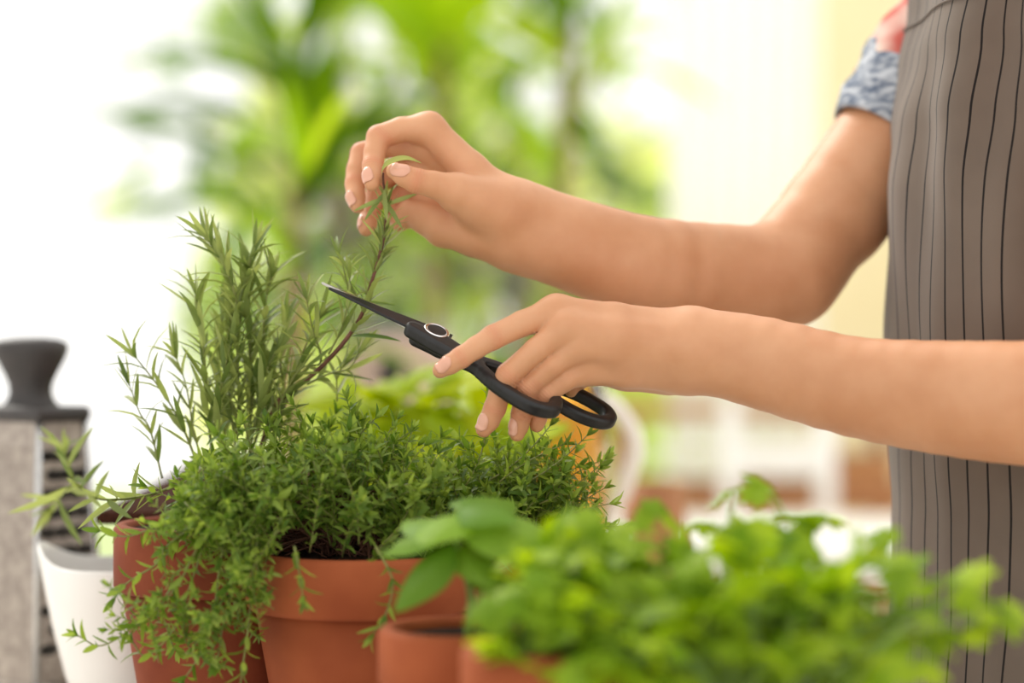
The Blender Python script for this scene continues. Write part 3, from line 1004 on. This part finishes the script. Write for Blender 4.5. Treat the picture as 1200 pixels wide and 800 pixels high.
# the branch that is being cut, up into the fingers
br = spline([P(300, 545, .06), P(322, 478, .055), P(345, 456, .05), P(372, 434, .045), P(402, 402, .035), P(424, 368, .03), P(434, 335, .03), P(446, 295, .032), P(452, 262, .033), P(452, 232, .034), P(449, 212, .03), P(449, 203, .026)], 8)
MB().tube(br, [.0019 - .0012 * i / len(br) for i in range(len(br))], 7).build('branch', M_wstem, rA)
hand_z = P(0, 250, .03).z
for p, d, up, sc, k in leaves_along(br[34:], .0066, sprig_leaves, .95, rs, whorl=4, ang=(14, 66), t0=.02):
    if p.z > hand_z + .015: continue
    if p.z > hand_z - .012: sc *= .7
    bake(extra, sprig_leaves[k], leaf_m(p, d, up, sc))
for q, dd in (((450, 226, .028), (-.55, -.2, -.8)), ((451, 232, .028), (-.8, -.3, -.35)), ((452, 236, .028), (.5, -.3, -.8)), ((450, 222, .026), (.1, -.3, -.9)), ((453, 240, .028), (.85, -.2, .3))):
    bake(extra, sprig_leaves[1], leaf_m(P(*q), dd, (0, -1, .2), .95))
# drooping tip over the thumb and the broad leaf beside the blade
tipm = spline([P(447, 214, .018), P(449, 196, .012), P(462, 187, .010), P(478, 185, .010), P(494, 191, .010)], 6)
vs, fs = [], []
for i, p in enumerate(tipm):
    w = .0019 * math.sin(math.pi * (.12 + .86 * i / (len(tipm) - 1)))
    vs += [p + Vector((0, -.0004, w)), p + Vector((0, -.0010, 0)), p + Vector((0, -.0004, -w))]
for i in range(len(tipm) - 1):
    a = i * 3; fs += [(a, a + 3, a + 4, a + 1), (a + 1, a + 4, a + 5, a + 2)]
MB().add(vs, fs).build('leaf', L_rose, rA)
big = leaf_mesh('broad_rosemary_leaf', .033, .0062, NARROW, L_thyme, .3, .1)
put('leaf', big, rA, leaf_m(P(412, 394, .04), (1, 0, -.02), (0, -.5, 1), 1.0))
put('leaf', big, rA, leaf_m(P(420, 356, .05), (1, .1, .05), (0, -.5, 1), .75))
ex = extra.build('foliage', L_rose, rA); ex['kind'] = 'stuff'

# -- pot B: thyme in front, trailing to the left
yB = .0
cB = P(425, 0, yB); cB.z = COUNTER
RB = PR(136, yB)
rimB = P(0, 658, yB - RB).z
tB = thing('potted_thyme', 'bushy thyme spilling out of the terracotta pot in front of the rosemary', 'plant', cB)
pot(tB, tuple(cB), RB, rimB - COUNTER, M_terra, band=.24, soil=.003)
gap = lambda p: True
def keepB(p):
    # bare earth shows at the front left of the rim
    s = PX * (FOCUS + p.y) / FOCUS
    px, py = 600 + p.x / s, 400 - (p.z - EYE) / s
    return not (p.y < 0.03 and 285 < px < 445 and py > 606) and py < 660
mound(tB, P(378, 588, .005), (.098, .082, .054), 270, 5, (cB.x, cB.y + .015, rimB - .004), RB * .5, low=-.55, keep=keepB, back=.022)
rt = random.Random(3)
trail = [
    [(290, 560, -.05), (262, 590, -.06), (232, 640, -.065), (205, 690, -.065), (165, 728, -.06), (120, 756, -.055), (92, 745, -.055)],
    [(280, 570, -.05), (250, 610, -.06), (228, 670, -.065), (205, 735, -.06), (172, 768, -.055), (155, 752, -.055)],
    [(290, 580, -.05), (262, 640, -.06), (250, 720, -.06), (232, 770, -.06), (216, 795, -.06)],
    [(300, 590, -.055), (280, 660, -.065), (262, 730, -.06), (255, 775, -.06)],
    [(300, 600, -.06), (296, 680, -.07), (290, 740, -.07), (282, 800, -.07)],
    [(270, 560, -.045), (230, 585, -.05), (190, 612, -.05), (150, 628, -.045), (118, 622, -.04)],
    [(270, 575, -.05), (225, 610, -.055), (190, 655, -.055), (150, 682, -.05), (135, 700, -.05)],
    [(300, 610, -.06), (272, 680, -.065), (240, 740, -.06), (226, 758, -.06)],
    [(345, 640, -.085), (350, 665, -.09), (355, 700, -.09)],
    [(440, 640, -.085), (460, 680, -.09), (452, 720, -.09), (438, 742, -.09)],
    [(290, 570, -.055), (258, 600, -.06), (214, 625, -.06), (195, 640, -.055)],
    [(305, 610, -.06), (300, 650, -.07), (306, 690, -.07)],
]
nt_ = 0
ext2 = MB()
for tr_ in trail:
    path = spline([P(*q) for q in tr_], 7)
    s = MB().tube(path, [.0008 * (1 - .4 * i / len(path)) for i in range(len(path))], 5).build('trailing_stem', M_gstem, tB)
    for p, d, up, sc, k in leaves_along(path, .0075, thyme_leaves, 1.1, rt, ang=(35, 75), t0=.1):
        put('leaf', thyme_leaves[k], s, leaf_m(p, d, up, sc))
for i in range(115):      # side shoots that clothe the trailing stems
    tr_ = trail[rt.choice([0, 0, 1, 1, 2, 2, 3, 3, 4, 5, 6, 7, 10, 10, 11])]
    path = spline([P(*q) for q in tr_], 7)
    p = path[min(len(path) - 1, int(rt.random() ** 1.5 * len(path) * .72))] + Vector((rt.uniform(-.008, .008), rt.uniform(-.012, .012), rt.uniform(-.006, .006)))
    d = (Vector((rt.uniform(-1, .5), rt.uniform(-.9, .5), rt.uniform(-.7, .8)))).normalized()
    put('sprig', SPRIGS[rt.randrange(8)], tB, z_frame(p - d * .012, d, rt.uniform(0, 6), rt.uniform(.55, .85)))

# -- pot C: second thyme behind the basil
yC_ = .075
cC = P(612, 0, yC_); cC.z = COUNTER
tC = thing('potted_thyme', 'thyme with fine upright sprigs under the scissor hand', 'plant', cC)
RC = .052
pot(tC, tuple(cC), RC, .125, M_terra, band=.24)
mound(tC, P(592, 596, .04), (.066, .06, .040), 190, 9, (cC.x, cC.y, COUNTER + .112), RC * .7, low=-.35)
for q, dd in (((575, 562, .01), (.8, 0, .45)), ((612, 568, .0), (.7, -.1, .35)), ((632, 590, .0), (.8, -.1, .3)), ((640, 615, -.01), (.7, -.2, .4)), ((545, 570, .0), (.4, 0, .6)), ((585, 565, .0), (.5, -.1, .45)), ((635, 585, .02), (.5, 0, .5))):
    put('sprig', SPRIGS[rt.randrange(8)], tC, z_frame(P(*q), dd, rt.uniform(0, 6), 1.15))

# -- pot D: basil
def basil_leaf(name, L, Wd, m, dome=.25, curl=.3):
    vs, fs = [], []
    nu, nv = 10, 8
    for i in range(nu + 1):
        t = i / nu
        w = math.sin(math.pi * min(1, t ** .75 * .985 + .012)) ** .8 * Wd / 2
        for j in range(nv + 1):
            s = -1 + 2 * j / nv
            puff = .06 * Wd * abs(math.sin(t * 14)) * (1 - abs(s)) * min(1, abs(s) * 4)
            z = -curl * L * t * t - dome * w * s * s + puff + .05 * Wd * abs(s)
            vs.append((t * L, s * w, z))
    for i in range(nu):
        for j in range(nv):
            a = i * (nv + 1) + j
            fs.append((a, a + nv + 1, a + nv + 2, a + 1))
    return mesh(name, vs, fs, m)
BL = [basil_leaf('basil_leaf', .048, .040, L_basil, d, c) for d, c in ((.3, .35), (.5, .55), (.2, .2))]
yD = -.17
cD = P(541, 0, yD); cD.z = COUNTER
tD = thing('potted_basil', 'small basil with broad glossy leaves in the terracotta pot before the thyme', 'plant', cD)
RD = PR(98, yD)
rimD = P(0, 748, yD - RD).z
pot(tD, tuple(cD), RD, rimD - COUNTER, M_terra, band=.26, soil=.006)
bs = spline([Vector((cD.x + .002, yD - .004, rimD - .014)), P(552, 700, -.18), P(538, 650, -.185), P(534, 615, -.185), P(539, 592, -.185)], 6)
MB().tube(bs, [.0024 - .001 * i / len(bs) for i in range(len(bs))], 8).build('stem', M_bstem, tD)
for q, d, up, s, k in [
    ((532, 640, -.19), (-.85, -.35, -.35), (-.3, -.45, 1), .9, 1), ((536, 628, -.185), (-.55, .6, .35), (.1, -.3, 1), .95, 0),
    ((538, 610, -.185), (.75, -.25, .15), (-.1, -.35, 1), 1.25, 1), ((540, 606, -.185), (-.35, -.7, .15), (0, -.1, 1), .8, 1),
    ((544, 625, -.18), (.95, .2, -.1), (0, -.3, 1), 1.0, 0), ((536, 618, -.185), (-.9, .2, .1), (.1, -.3, 1), .9, 1),
    ((539, 598, -.185), (.45, -.5, .25), (-.1, -.2, 1), .8, 1), ((540, 600, -.18), (.5, .6, .3), (0, -.3, 1), .95, 0),
    ((544, 660, -.18), (.9, -.4, -.2), (0, -.3, 1), .75, 0), ((534, 650, -.19), (-.75, .4, -.2), (-.2, -.3, 1), .6, 1),
    ((548, 680, -.18), (.8, .4, .1), (0, -.3, 1), .6, 2), ((540, 640, -.18), (.5, -.7, -.1), (0, -.2, 1), .7, 1)]:
    put('leaf', BL[k], tD, leaf_m(P(*q), d, up, s))

# -- pots E and F: parsley, close to the lens
def parsley_mesh(seed):
    r = random.Random(seed)
    mb = MB()
    def leaflet(org, ang, L, tilt):
        out = []
        n = 15
        for i in range(n):
            t = i / (n - 1)
            a = (t - .5) * 2 * 2.2
            rad = L * (.55 + .45 * math.cos(a * .55)) * (1 - .30 * (i % 3 == 1))
            out.append((math.cos(a) * rad * .62 + L * .32, math.sin(a) * rad * .62))
        vs = [Vector((0, 0, 0))] + [Vector((x, y, -.35 * (x * x + y * y) / L + r.uniform(-.06, .06) * L)) for x, y in out] + [Vector((L * .4, 0, -.03 * L))]
        R = Matrix.Rotation(ang, 3, 'Z') @ Matrix.Rotation(tilt, 3, 'Y')
        c = len(vs) - 1
        fs = [(i, i + 1, c) for i in range(1, n)] + [(0, 1, c), (n, 0, c)]
        mb.add([R @ v + Vector(org) for v in vs], fs)
    leaflet((.004, 0, 0), r.uniform(-.2, .2), .019, .1)
    leaflet((.001, .002, 0), 1.15 + r.uniform(-.2, .2), .016, .2)
    leaflet((.001, -.002, 0), -1.15 + r.uniform(-.2, .2), .016, .2)
    mb.tube([(-.018, 0, -.004), (-.006, 0, 0), (.006, 0, 0)], .0006, 4)
    return mesh('parsley_leaf', mb.v, mb.f, L_pars)
PL = [parsley_mesh(i) for i in range(6)]
def parsley(root, n, seed, ctr, rad, soil_c, soil_r, size=1.0, spots=()):
    r = random.Random(seed)
    st = MB()
    pts = []
    while len(pts) < n:
        v = rvec(r) * r.uniform(.2, 1.3) ** .75
        if v.z < -.85: continue
        pts.append((ctr + Vector((v.x * rad[0], v.y * rad[1], v.z * rad[2])), v))
    for q in spots:
        p = P(*q[:3]); pts.append((p, (p - ctr).normalized()))
    for p, v in pts:
        d = (Vector((v.x, v.y, .25 + .4 * v.z)) + rvec(r) * .6).normalized()
        up = (Vector((0, -.25, 1)) + rvec(r) * .55).normalized()
        put('leaf', PL[r.randrange(6)], root, leaf_m(p, d, up, size * r.uniform(.8, 1.25)))
        a = r.uniform(0, 6.28); q = soil_r * math.sqrt(r.random())
        s0 = Vector((soil_c[0] + math.cos(a) * q, soil_c[1] + math.sin(a) * q, soil_c[2]))
        e = p - d * .018 * size
        st.tube(spline([s0, s0.lerp(e, .6) + Vector((0, 0, .012)), e], 4), .0009, 4, cap=False)
    o = st.build('stems', M_bstem, root); o['kind'] = 'stuff'
yE = -.27
cE = P(640, 0, yE); cE.z = COUNTER
RE = PR(100, yE)
rimE = P(0, 772, yE - RE).z
tE = thing('potted_parsley', 'small parsley in the terracotta pot right of the basil, rim just in view', 'plant', cE)
pot(tE, tuple(cE), RE, rimE - COUNTER, M_terra, band=.26, soil=.005)
parsley(tE, 95, 31, P(668, 690, -.26), (.029, .034, .027), (cE.x, cE.y, rimE - .012), RE * .6, .8)
yF = -.31
cF = P(890, 0, yF); cF.z = COUNTER
tF = thing('potted_parsley', 'large spreading parsley in the foreground before the apron', 'plant', cF)
pot(tF, tuple(cF), .052, .09, M_terra, band=.26)
parsley(tF, 250, 33, P(842, 732, -.29), (.092, .052, .036), (cF.x, cF.y, COUNTER + .078), .035, .92,
        spots=[(1115, 690, -0.30), (1150, 712, -0.31), (1172, 716, -0.31), (1082, 715, -0.30), (1130, 740, -0.30), (1012, 640, -0.26), (1000, 655, -0.26),
               (955, 602, -0.23), (905, 585, -0.22), (862, 578, -0.22), (772, 612, -0.23), (908, 615, -0.23), (925, 612, -0.23), (1055, 670, -0.28), (1040, 700, -0.28), (735, 625, -0.23), (830, 612, -0.23), (1075, 690, -0.28)])

# ------------------------------------------------------------------ left side: grater, white bowl, riser shelf
yG = .30
gC = P(36, 0, yG); gC.z = COUNTER
zt = P(0, 490, yG).z - COUNTER
G = thing('box_grater', 'steel box grater with a black knob handle at the left edge', 'grater', gC)
th = math.radians(-38)
Rg = Matrix.Rotation(th, 3, 'Z')
ta, tb = .038, .022
ba_, bb_ = .050, .035
def gp(x, y, z): return Rg @ Vector((x, y, 0)) + Vector((gC.x, gC.y, COUNTER + z))
def corner(sx, sy, t): return gp(sx * (ba_ + (ta - ba_) * t), sy * (bb_ + (tb - bb_) * t), .004 + (zt - .004) * t)
quad = [(-1, -1), (1, -1), (1, 1), (-1, 1)]
M_gr = mat('grater_steel', (178, 166, 154), (148, 136, 126), rough=0.35, scale=120, metal=0.55)
for i in range(4):
    a, b = quad[i], quad[(i + 1) % 4]
    o = MB().add([corner(*a, 0), corner(*b, 0), corner(*b, 1), corner(*a, 1)], [(0, 1, 2, 3)]).build('face', M_gr, G, smooth=False)
    md = o.modifiers.new('thick', 'SOLIDIFY'); md.thickness = 0.001
    # raised cutting teeth on this face
    A, B, C_, D_ = corner(*a, 0), corner(*b, 0), corner(*b, 1), corner(*a, 1)
    nrm = (B - A).cross(D_ - A).normalized()
    t_ = MB()
    if i == 0: rows, cols, rr, hh = 30, 12, .0016, .0012
    elif i == 1: rows, cols, rr, hh = 11, 3, .0050, .0024
    else: rows, cols, rr, hh = 14, 5, .0030, .002
    for r_ in range(rows):
        for c_i in range(cols):
            v = .10 + .80 * (r_ + .5) / rows
            u = .12 + .76 * (c_i + .5 + (.25 if r_ % 2 else -.25)) / cols
            p = A.lerp(B, u).lerp(D_.lerp(C_, u), v)
            ux = (B - A).normalized(); uz = nrm.cross(ux)
            w_ = rr * (1.9 if i == 1 else 1)
            t_.add([p + ux * w_ * math.cos(q * math.pi / 3) + uz * rr * math.sin(q * math.pi / 3) + nrm * .0002 for q in range(6)] + [p + nrm * hh + uz * rr * .6],
                   [(q, (q + 1) % 6, 6) for q in range(6)])
    mt = M_gr if i != 1 else mat('grater_slots', (62, 58, 54), (46, 44, 42), rough=0.4, metal=0.6)
    tt = t_.build('cutting_teeth', mt, o, smooth=False); tt['kind'] = 'stuff'
for s in quad:
    MB().tube([corner(*s, -.01), corner(*s, 1)], .003, 8).build('corner_post', M_steel, G)
fr_ = MB()
fr_.tube([corner(*q, .0) for q in quad] + [corner(*quad[0], 0)], .004, 8)
fr_.build('base_rim', M_gr, G)
pl = MB().box((0, 0, 0), (ta * 2 + .010, tb * 2 + .010, .012), bevel=.004)
pl.v = [gp(v.x, v.y, zt + v.z + .004) for v in pl.v]
M_gblack = mat('grater_handle', (62, 56, 54), (54, 50, 48), rough=0.5, scale=60)
pl.build('cap', M_gblack, G)
k = PR(1, yG)
hp = [(0, 0), (34, 0), (31, 6), (25, 14), (23, 22), (24, 32), (29, 44), (36, 58), (40, 68), (41, 74), (39, 80), (30, 84), (14, 86), (0, 86)]
hb_ = MB()
hb_.lathe([(r * k * 1.06, z * k * 1.0) for r, z in hp], (0, 0, 0), 40, 1.0, .72)
c0 = gp(0, 0, zt + .006)
hb_.v = [Matrix.Rotation(math.radians(12), 3, 'Z') @ v + c0 for v in hb_.v]
hb_.build('knob', M_gblack, G)

yW = .18
wC = P(142, 0, yW); wC.z = COUNTER
wb_ = MB()
hL = P(0, 634, yW).z - COUNTER
def bowl_fn(r, z, a):
    pt = max(0, math.cos(a - math.pi)) ** 6
    zz = z * (1 + .0 * pt) - (.016 * (1 - pt) * (z / hL) ** 2)
    rr = r * (1 + .10 * pt * (z / hL))
    return (rr * math.cos(a), rr * math.sin(a), zz)
R_ = PR(91, yW)
prf = [(0, 0), (.50, 0), (.56, .02), (.70, .22), (.82, .48), (.91, .75), (.965, .97), (.955, 1.0), (.925, .99), (.86, .74), (.77, .48), (.62, .22), (.45, .09), (0, .07)]
wb_.lathe([(r * R_, z * hL) for r, z in prf], tuple(wC), 64, fn=bowl_fn)
tag(wb_.build('white_bowl', M_white), 'white porcelain bowl with a pointed lip between grater and rosemary pot', 'bowl')

# low dark riser behind the rosemary pot
zs = P(0, 600, .15).z
S = thing('riser_shelf', 'dark brown wooden riser shelf behind the rosemary pot', 'shelf', (-.15, .45, COUNTER))
top = MB()
fl, fr2, bl, br2 = (-.299, .15), (-.15, .15), (-.325, .76), (-.18, .76)
vs = [Vector((x, y, zs - .009)) for x, y in (fl, fr2, br2, bl)] + [Vector((x, y, zs)) for x, y in (fl, fr2, br2, bl)]
o = top.add(vs, [(3, 2, 1, 0), (4, 5, 6, 7), (0, 1, 5, 4), (1, 2, 6, 5), (2, 3, 7, 6), (3, 0, 4, 7)]).build('board', M_dwood, S, smooth=False)
o.modifiers.new('edge', 'BEVEL').width = .002
for x, y in ((-.20, .33), (-.165, .17), (-.29, .72), (-.20, .72)):
    MB().box((x, y, (COUNTER + zs - .009) / 2), (.018, .018, zs - .009 - COUNTER), bevel=.003).build('leg', M_dwood, S)

# ------------------------------------------------------------------ counter, further back: lime herb, juice jug, wooden jar
yH = .40
cH = P(500, 0, yH); cH.z = COUNTER
tH = thing('potted_herb', 'lime-green round-leaved herb behind the thyme', 'plant', cH)
pot(tH, tuple(cH), .055, .11, M_terra2)
BLH = [basil_leaf('lime_leaf', .046, .038, L_bush, d, c) for d, c in ((.3, .3), (.5, .5))]
rh = random.Random(12)
sth = MB()
for i in range(95):
    v = rvec(rh)
    if v.z < -.5: v.z = -v.z
    p = P(492, 520, yH) + Vector((v.x * .085, v.y * .06, v.z * .052)) * rh.uniform(.6, 1)
    d = (Vector((v.x, v.y, .2)) + rvec(rh) * .5).normalized()
    put('leaf', BLH[i % 2], tH, leaf_m(p, d, Vector((0, -.3, 1)) + rvec(rh) * .4, rh.uniform(.7, 1.1)))
    s0 = Vector((cH.x + rh.uniform(-.03, .03), yH + rh.uniform(-.03, .03), COUNTER + .098))
    sth.tube(spline([s0, s0.lerp(p, .6) + Vector((0, 0, .01)), p], 4), .0012, 4, cap=False)
sth.build('stems', M_bstem, tH)['kind'] = 'stuff'

yJ = .62
cJ = P(664, 0, yJ); cJ.z = COUNTER
J = thing('juice_jug', 'clear glass jug of orange juice behind the scissor handles', 'jug', cJ)
gj, nt, b = nodes_of('jug_glass')
b.inputs['Base Color'].default_value = (1, 1, 1, 1); b.inputs['Roughness'].default_value = .03
b.inputs['Transmission Weight'].default_value = 1.0; b.inputs['IOR'].default_value = 1.2
hj = P(0, 446, yJ).z - COUNTER
rj = PR(46, yJ)
MB().lathe([(0, 0), (rj * .9, 0), (rj * .96, .004), (rj, hj * .3), (rj * .96, hj * .7), (rj * 1.02, hj), (rj * .98, hj), (rj * .92, hj * .7), (rj * .95, hj * .3), (rj * .88, .009), (0, .009)], tuple(cJ), 48).build('glass', gj, J)
hq = hj * .90
MB().lathe([(0, .0095), (rj * .875, .0095), (rj * .945, hj * .3), (rj * .915, hj * .7), (rj * .925, hq), (0, hq)], tuple(cJ), 48).build(
    'juice', mat('orange_juice', (255, 184, 20), (252, 172, 10), rough=.3, scale=10, Subsurface_Weight=.3, Subsurface_Scale=.02), J)
hh_ = spline([Vector((cJ.x + rj * .95, yJ - .006, COUNTER + hj * .92)), P(722, 478, yJ - .01), P(744, 515, yJ - .012), P(736, 560, yJ - .012), Vector((cJ.x + rj * .97, yJ - .006, COUNTER + hj * .42))], 8)
MB().tube(hh_, .0085, 12).build('jug_handle', mat('milk_glass', (250, 244, 236), (244, 236, 226), rough=.15), J)

yK = .74
cK = P(768, 0, yK); cK.z = COUNTER
hk = P(0, 566, yK).z - COUNTER
rk = PR(36, yK)
MBk = MB().lathe([(0, 0), (rk, 0), (rk * 1.02, .01), (rk * .98, hk * .6), (rk, hk), (rk * .88, hk), (rk * .86, hk * .5), (rk * .86, .012), (0, .012)], tuple(cK), 40)
tag(MBk.build('wooden_jar', M_brown), 'round brown wooden jar on the counter right of the juice jug', 'jar')

# ------------------------------------------------------------------ dining corner
zT = EYE - .30
T = thing('dining_table', 'white dining table far behind the parsley', 'table', (.25, 1.85, 0))
MB().box((.27, 1.82, zT - .02), (1.06, .62, .04), bevel=.006).build('tabletop', M_paint, T)
for x in (-.12, .75):
    for y in (1.58, 2.06):
        MB().box((x, y, (zT - .04) / 2), (.05, .05, zT - .04), bevel=.006).build('leg', M_paint, T)
# beige coffee maker with a dark display
yM = 1.75
cM = P(478, 0, yM); cM.z = zT
zc = P(0, 392, yM).z - zT
CM = thing('coffee_machine', 'beige machine with a dark square window on the table behind the lime herb', 'machine', cM)
w_ = PR(105, yM)
M_beige = mat('beige_enamel', (206, 178, 160), (196, 168, 150), rough=.35, scale=6)
MB().box((cM.x, cM.y, zT + zc / 2), (w_, .12, zc), bevel=.018).build('housing', M_beige, CM)
dp = P(458, 437, yM - .062)
MB().box((dp.x, dp.y, dp.z), (PR(34, yM), .008, PR(36, yM)), bevel=.003).build('display', M_black, CM)
MB().box((cM.x, cM.y - .012, zT + zc + .008), (w_ * .8, .09, .016), bevel=.006).build('lid', mat('grey_lid', (150, 146, 142), rough=.4), CM)

# wooden sideboard rack
yS = 2.42
RK = thing('sideboard', 'brown wooden sideboard rack in the background left of the apron', 'sideboard', (P(880, 0, yS).x, yS, 0))
xa, xb = P(722, 0, yS).x, P(1080, 0, yS).x
for py, tpx in ((483, 13), (586, 26), (690, 20)):
    z = P(0, py, yS).z
    MB().box(((xa + xb) / 2, yS + .15, z), (xb - xa, .34, PR(tpx, yS)), bevel=.004).build('shelf_board', M_brown, RK)
for x in (xa + .02, xb - .02):
    for y in (yS, yS + .3):
        MB().box((x, y, P(0, 478, yS).z / 2), (.03, .03, P(0, 478, yS).z), bevel=.004).build('post', M_brown, RK)
def on_shelf(name, x0, x1, ytop, label, cat, m, group=None):
    z0 = P(0, 586, yS).z + PR(13, yS) + .001
    a, b = P(x0, 0, yS), P(x1, 0, yS)
    z1 = P(0, ytop, yS).z
    t = thing(name, label, cat, ((a.x + b.x) / 2, yS + .1, z0), group)
    MB().box(((a.x + b.x) / 2, yS + .1, (z0 + z1) / 2), (b.x - a.x, .2, z1 - z0), bevel=.012).build('body', m, t)
    MB().box(((a.x + b.x) / 2, yS + .1, z1 + .008), (b.x - a.x + .008, .208, .016), bevel=.005).build('lid', m, t)
on_shelf('wicker_box', 978, 1050, 546, 'low brown box on the sideboard beside the apron', 'box', mat('tan_box', (206, 150, 100), (186, 130, 82), rough=.7, scale=60))
# white chair between table and sideboard
yc = 2.26
CH = thing('dining_chair', 'white wooden chair between the white table and the sideboard', 'chair', (P(910, 0, yc).x, yc, 0))
zs_ = .45
for px in (856, 968):
    x = P(px, 0, yc).x
    MB().box((x, yc, P(0, 470, yc).z / 2), (PR(22, yc), .03, P(0, 470, yc).z), bevel=.006).build('back_leg', M_paint, CH)
    MB().box((x, yc - .30, zs_ / 2), (.03, .03, zs_), bevel=.006).build('leg', M_paint, CH)
xm = P(912, 0, yc).x
MB().box((xm, yc - .15, zs_ + .02), (PR(112, yc) + .06, .36, .035), bevel=.01).build('seat', M_paint, CH)
MB().box((xm, yc, P(0, 540, yc).z), (PR(100, yc), .018, PR(34, yc)), bevel=.006).build('back_rail', M_paint, CH)

# ------------------------------------------------------------------ greenery at the window
SW_ = [leaf_mesh('sword_leaf', 1.0, .23, [(0, .3), (.1, .55), (.3, .95), (.5, 1), (.7, .8), (.87, .42), (1, .03)], L_tree, .25, c) for c in (.1, .25, .45)]
SWL = [leaf_mesh('sword_leaf', 1.0, .23, [(0, .3), (.1, .55), (.3, .95), (.5, 1), (.7, .8), (.87, .42), (1, .03)], L_lime, .25, c) for c in (.1, .3)]
BR = [basil_leaf('tree_leaf', 1.0, .55, m, .15, c) for m in (L_pale, L_lime) for c in (.1, .3)]
BRD = [basil_leaf('tree_leaf', 1.0, .5, L_dark, .15, c) for c in (.1, .3)]
def palm(label, px, py, y, n, seed, L, shapes, low=-.6, tilt=0):
    r = random.Random(seed)
    top = P(px, py, y)
    t = thing('indoor_palm', label, 'plant', (top.x, y, 0), 'tall plants at the window')
    trunk = spline([(top.x + .03, y, .22), (top.x - .02, y, top.z * .5), tuple(top)], 8)
    MB().tube(trunk, [.018 - .006 * i / len(trunk) for i in range(len(trunk))], 10).build('trunk', M_bark, t)
    pot(t, (top.x + .03, y, 0.0), .105, .22, M_white, band=.1)
    for i in range(n):
        v = rvec(r)
        if v.z < low: v.z = abs(v.z)
        base = top + Vector((0, 0, r.uniform(-.18, .12)))
        d = Vector((v.x, v.y * .8, v.z + .15))
        put('leaf', shapes[r.randrange(len(shapes))], t, leaf_m(base + d * .03, d, Vector((0, 0, 1)) + rvec(r) * .35, L * r.uniform(.7, 1.15)))
palm('tall dark-leaved palm at the left of the garden window', 350, 150, 1.95, 22, 51, .36, SW_)
palm('bright green palm above the raised hand in the middle of the window', 520, 30, 2.3, 22, 52, .36, SWL)
palm('dark palm at the right of the window next to the white curtain', 668, 20, 2.2, 24, 53, .25, SW_ + SWL[:1])
palm('low sword-leaved plant behind the rosemary tips', 350, 320, 1.4, 12, 54, .17, SW_ + SWL[:1])
def small_tree(label, px, py, y, rad, n, seed, size, shapes):
    r = random.Random(seed)
    top = P(px, py, y)
    t = thing('garden_tree', label, 'tree', (top.x, y, -.02), 'garden trees outside the window')
    MB().tube(spline([(top.x, y, -.02), (top.x + .05, y, top.z * .5), tuple(top)], 8), .035, 10).build('trunk', M_bark, t)
    br_ = MB()
    for i in range(n):
        v = rvec(r) * r.uniform(.3, 1) ** .5
        p = top + Vector((v.x * rad[0], v.y * rad[1], v.z * rad[2]))
        d = (v + rvec(r) * .7 + Vector((0, 0, -.2))).normalized()
        put('leaf', shapes[r.randrange(len(shapes))], t, leaf_m(p, d, Vector((0, 0, 1)) + rvec(r) * .6, size * r.uniform(.7, 1.3)))
        if i % 6 == 0:
            br_.tube([tuple(top - Vector((0, 0, .3 * r.random()))), tuple(p)], .006, 5)
    br_.build('branches', M_bark, t)
small_tree('pale small-leaved tree outside the window behind the hands', 600, 230, 3.55, (.46, .3, .46), 200, 61, .11, BR + BRD)
small_tree('yellow-green tree outside the left half of the window', 400, 190, 3.6, (.50, .3, .5), 200, 62, .13, BR + BRD)
hg = MB()
rr_ = random.Random(77)
for i in range(800):
    p = Vector((rr_.uniform(-1.0, .62), rr_.uniform(5.3, 6.1), rr_.uniform(.02, 2.5)))
    if p.z > 1.9 + .6 * mnoise.noise(Vector((p.x * 2, 0, 1))): continue
    bake(hg, BR[0], leaf_m(p, rvec(rr_), rvec(rr_), .26))
hd = hg.build('garden_hedge', M_hedge)
tag(hd, 'pale sunlit hedge far out in the garden', 'hedge', kind='stuff')
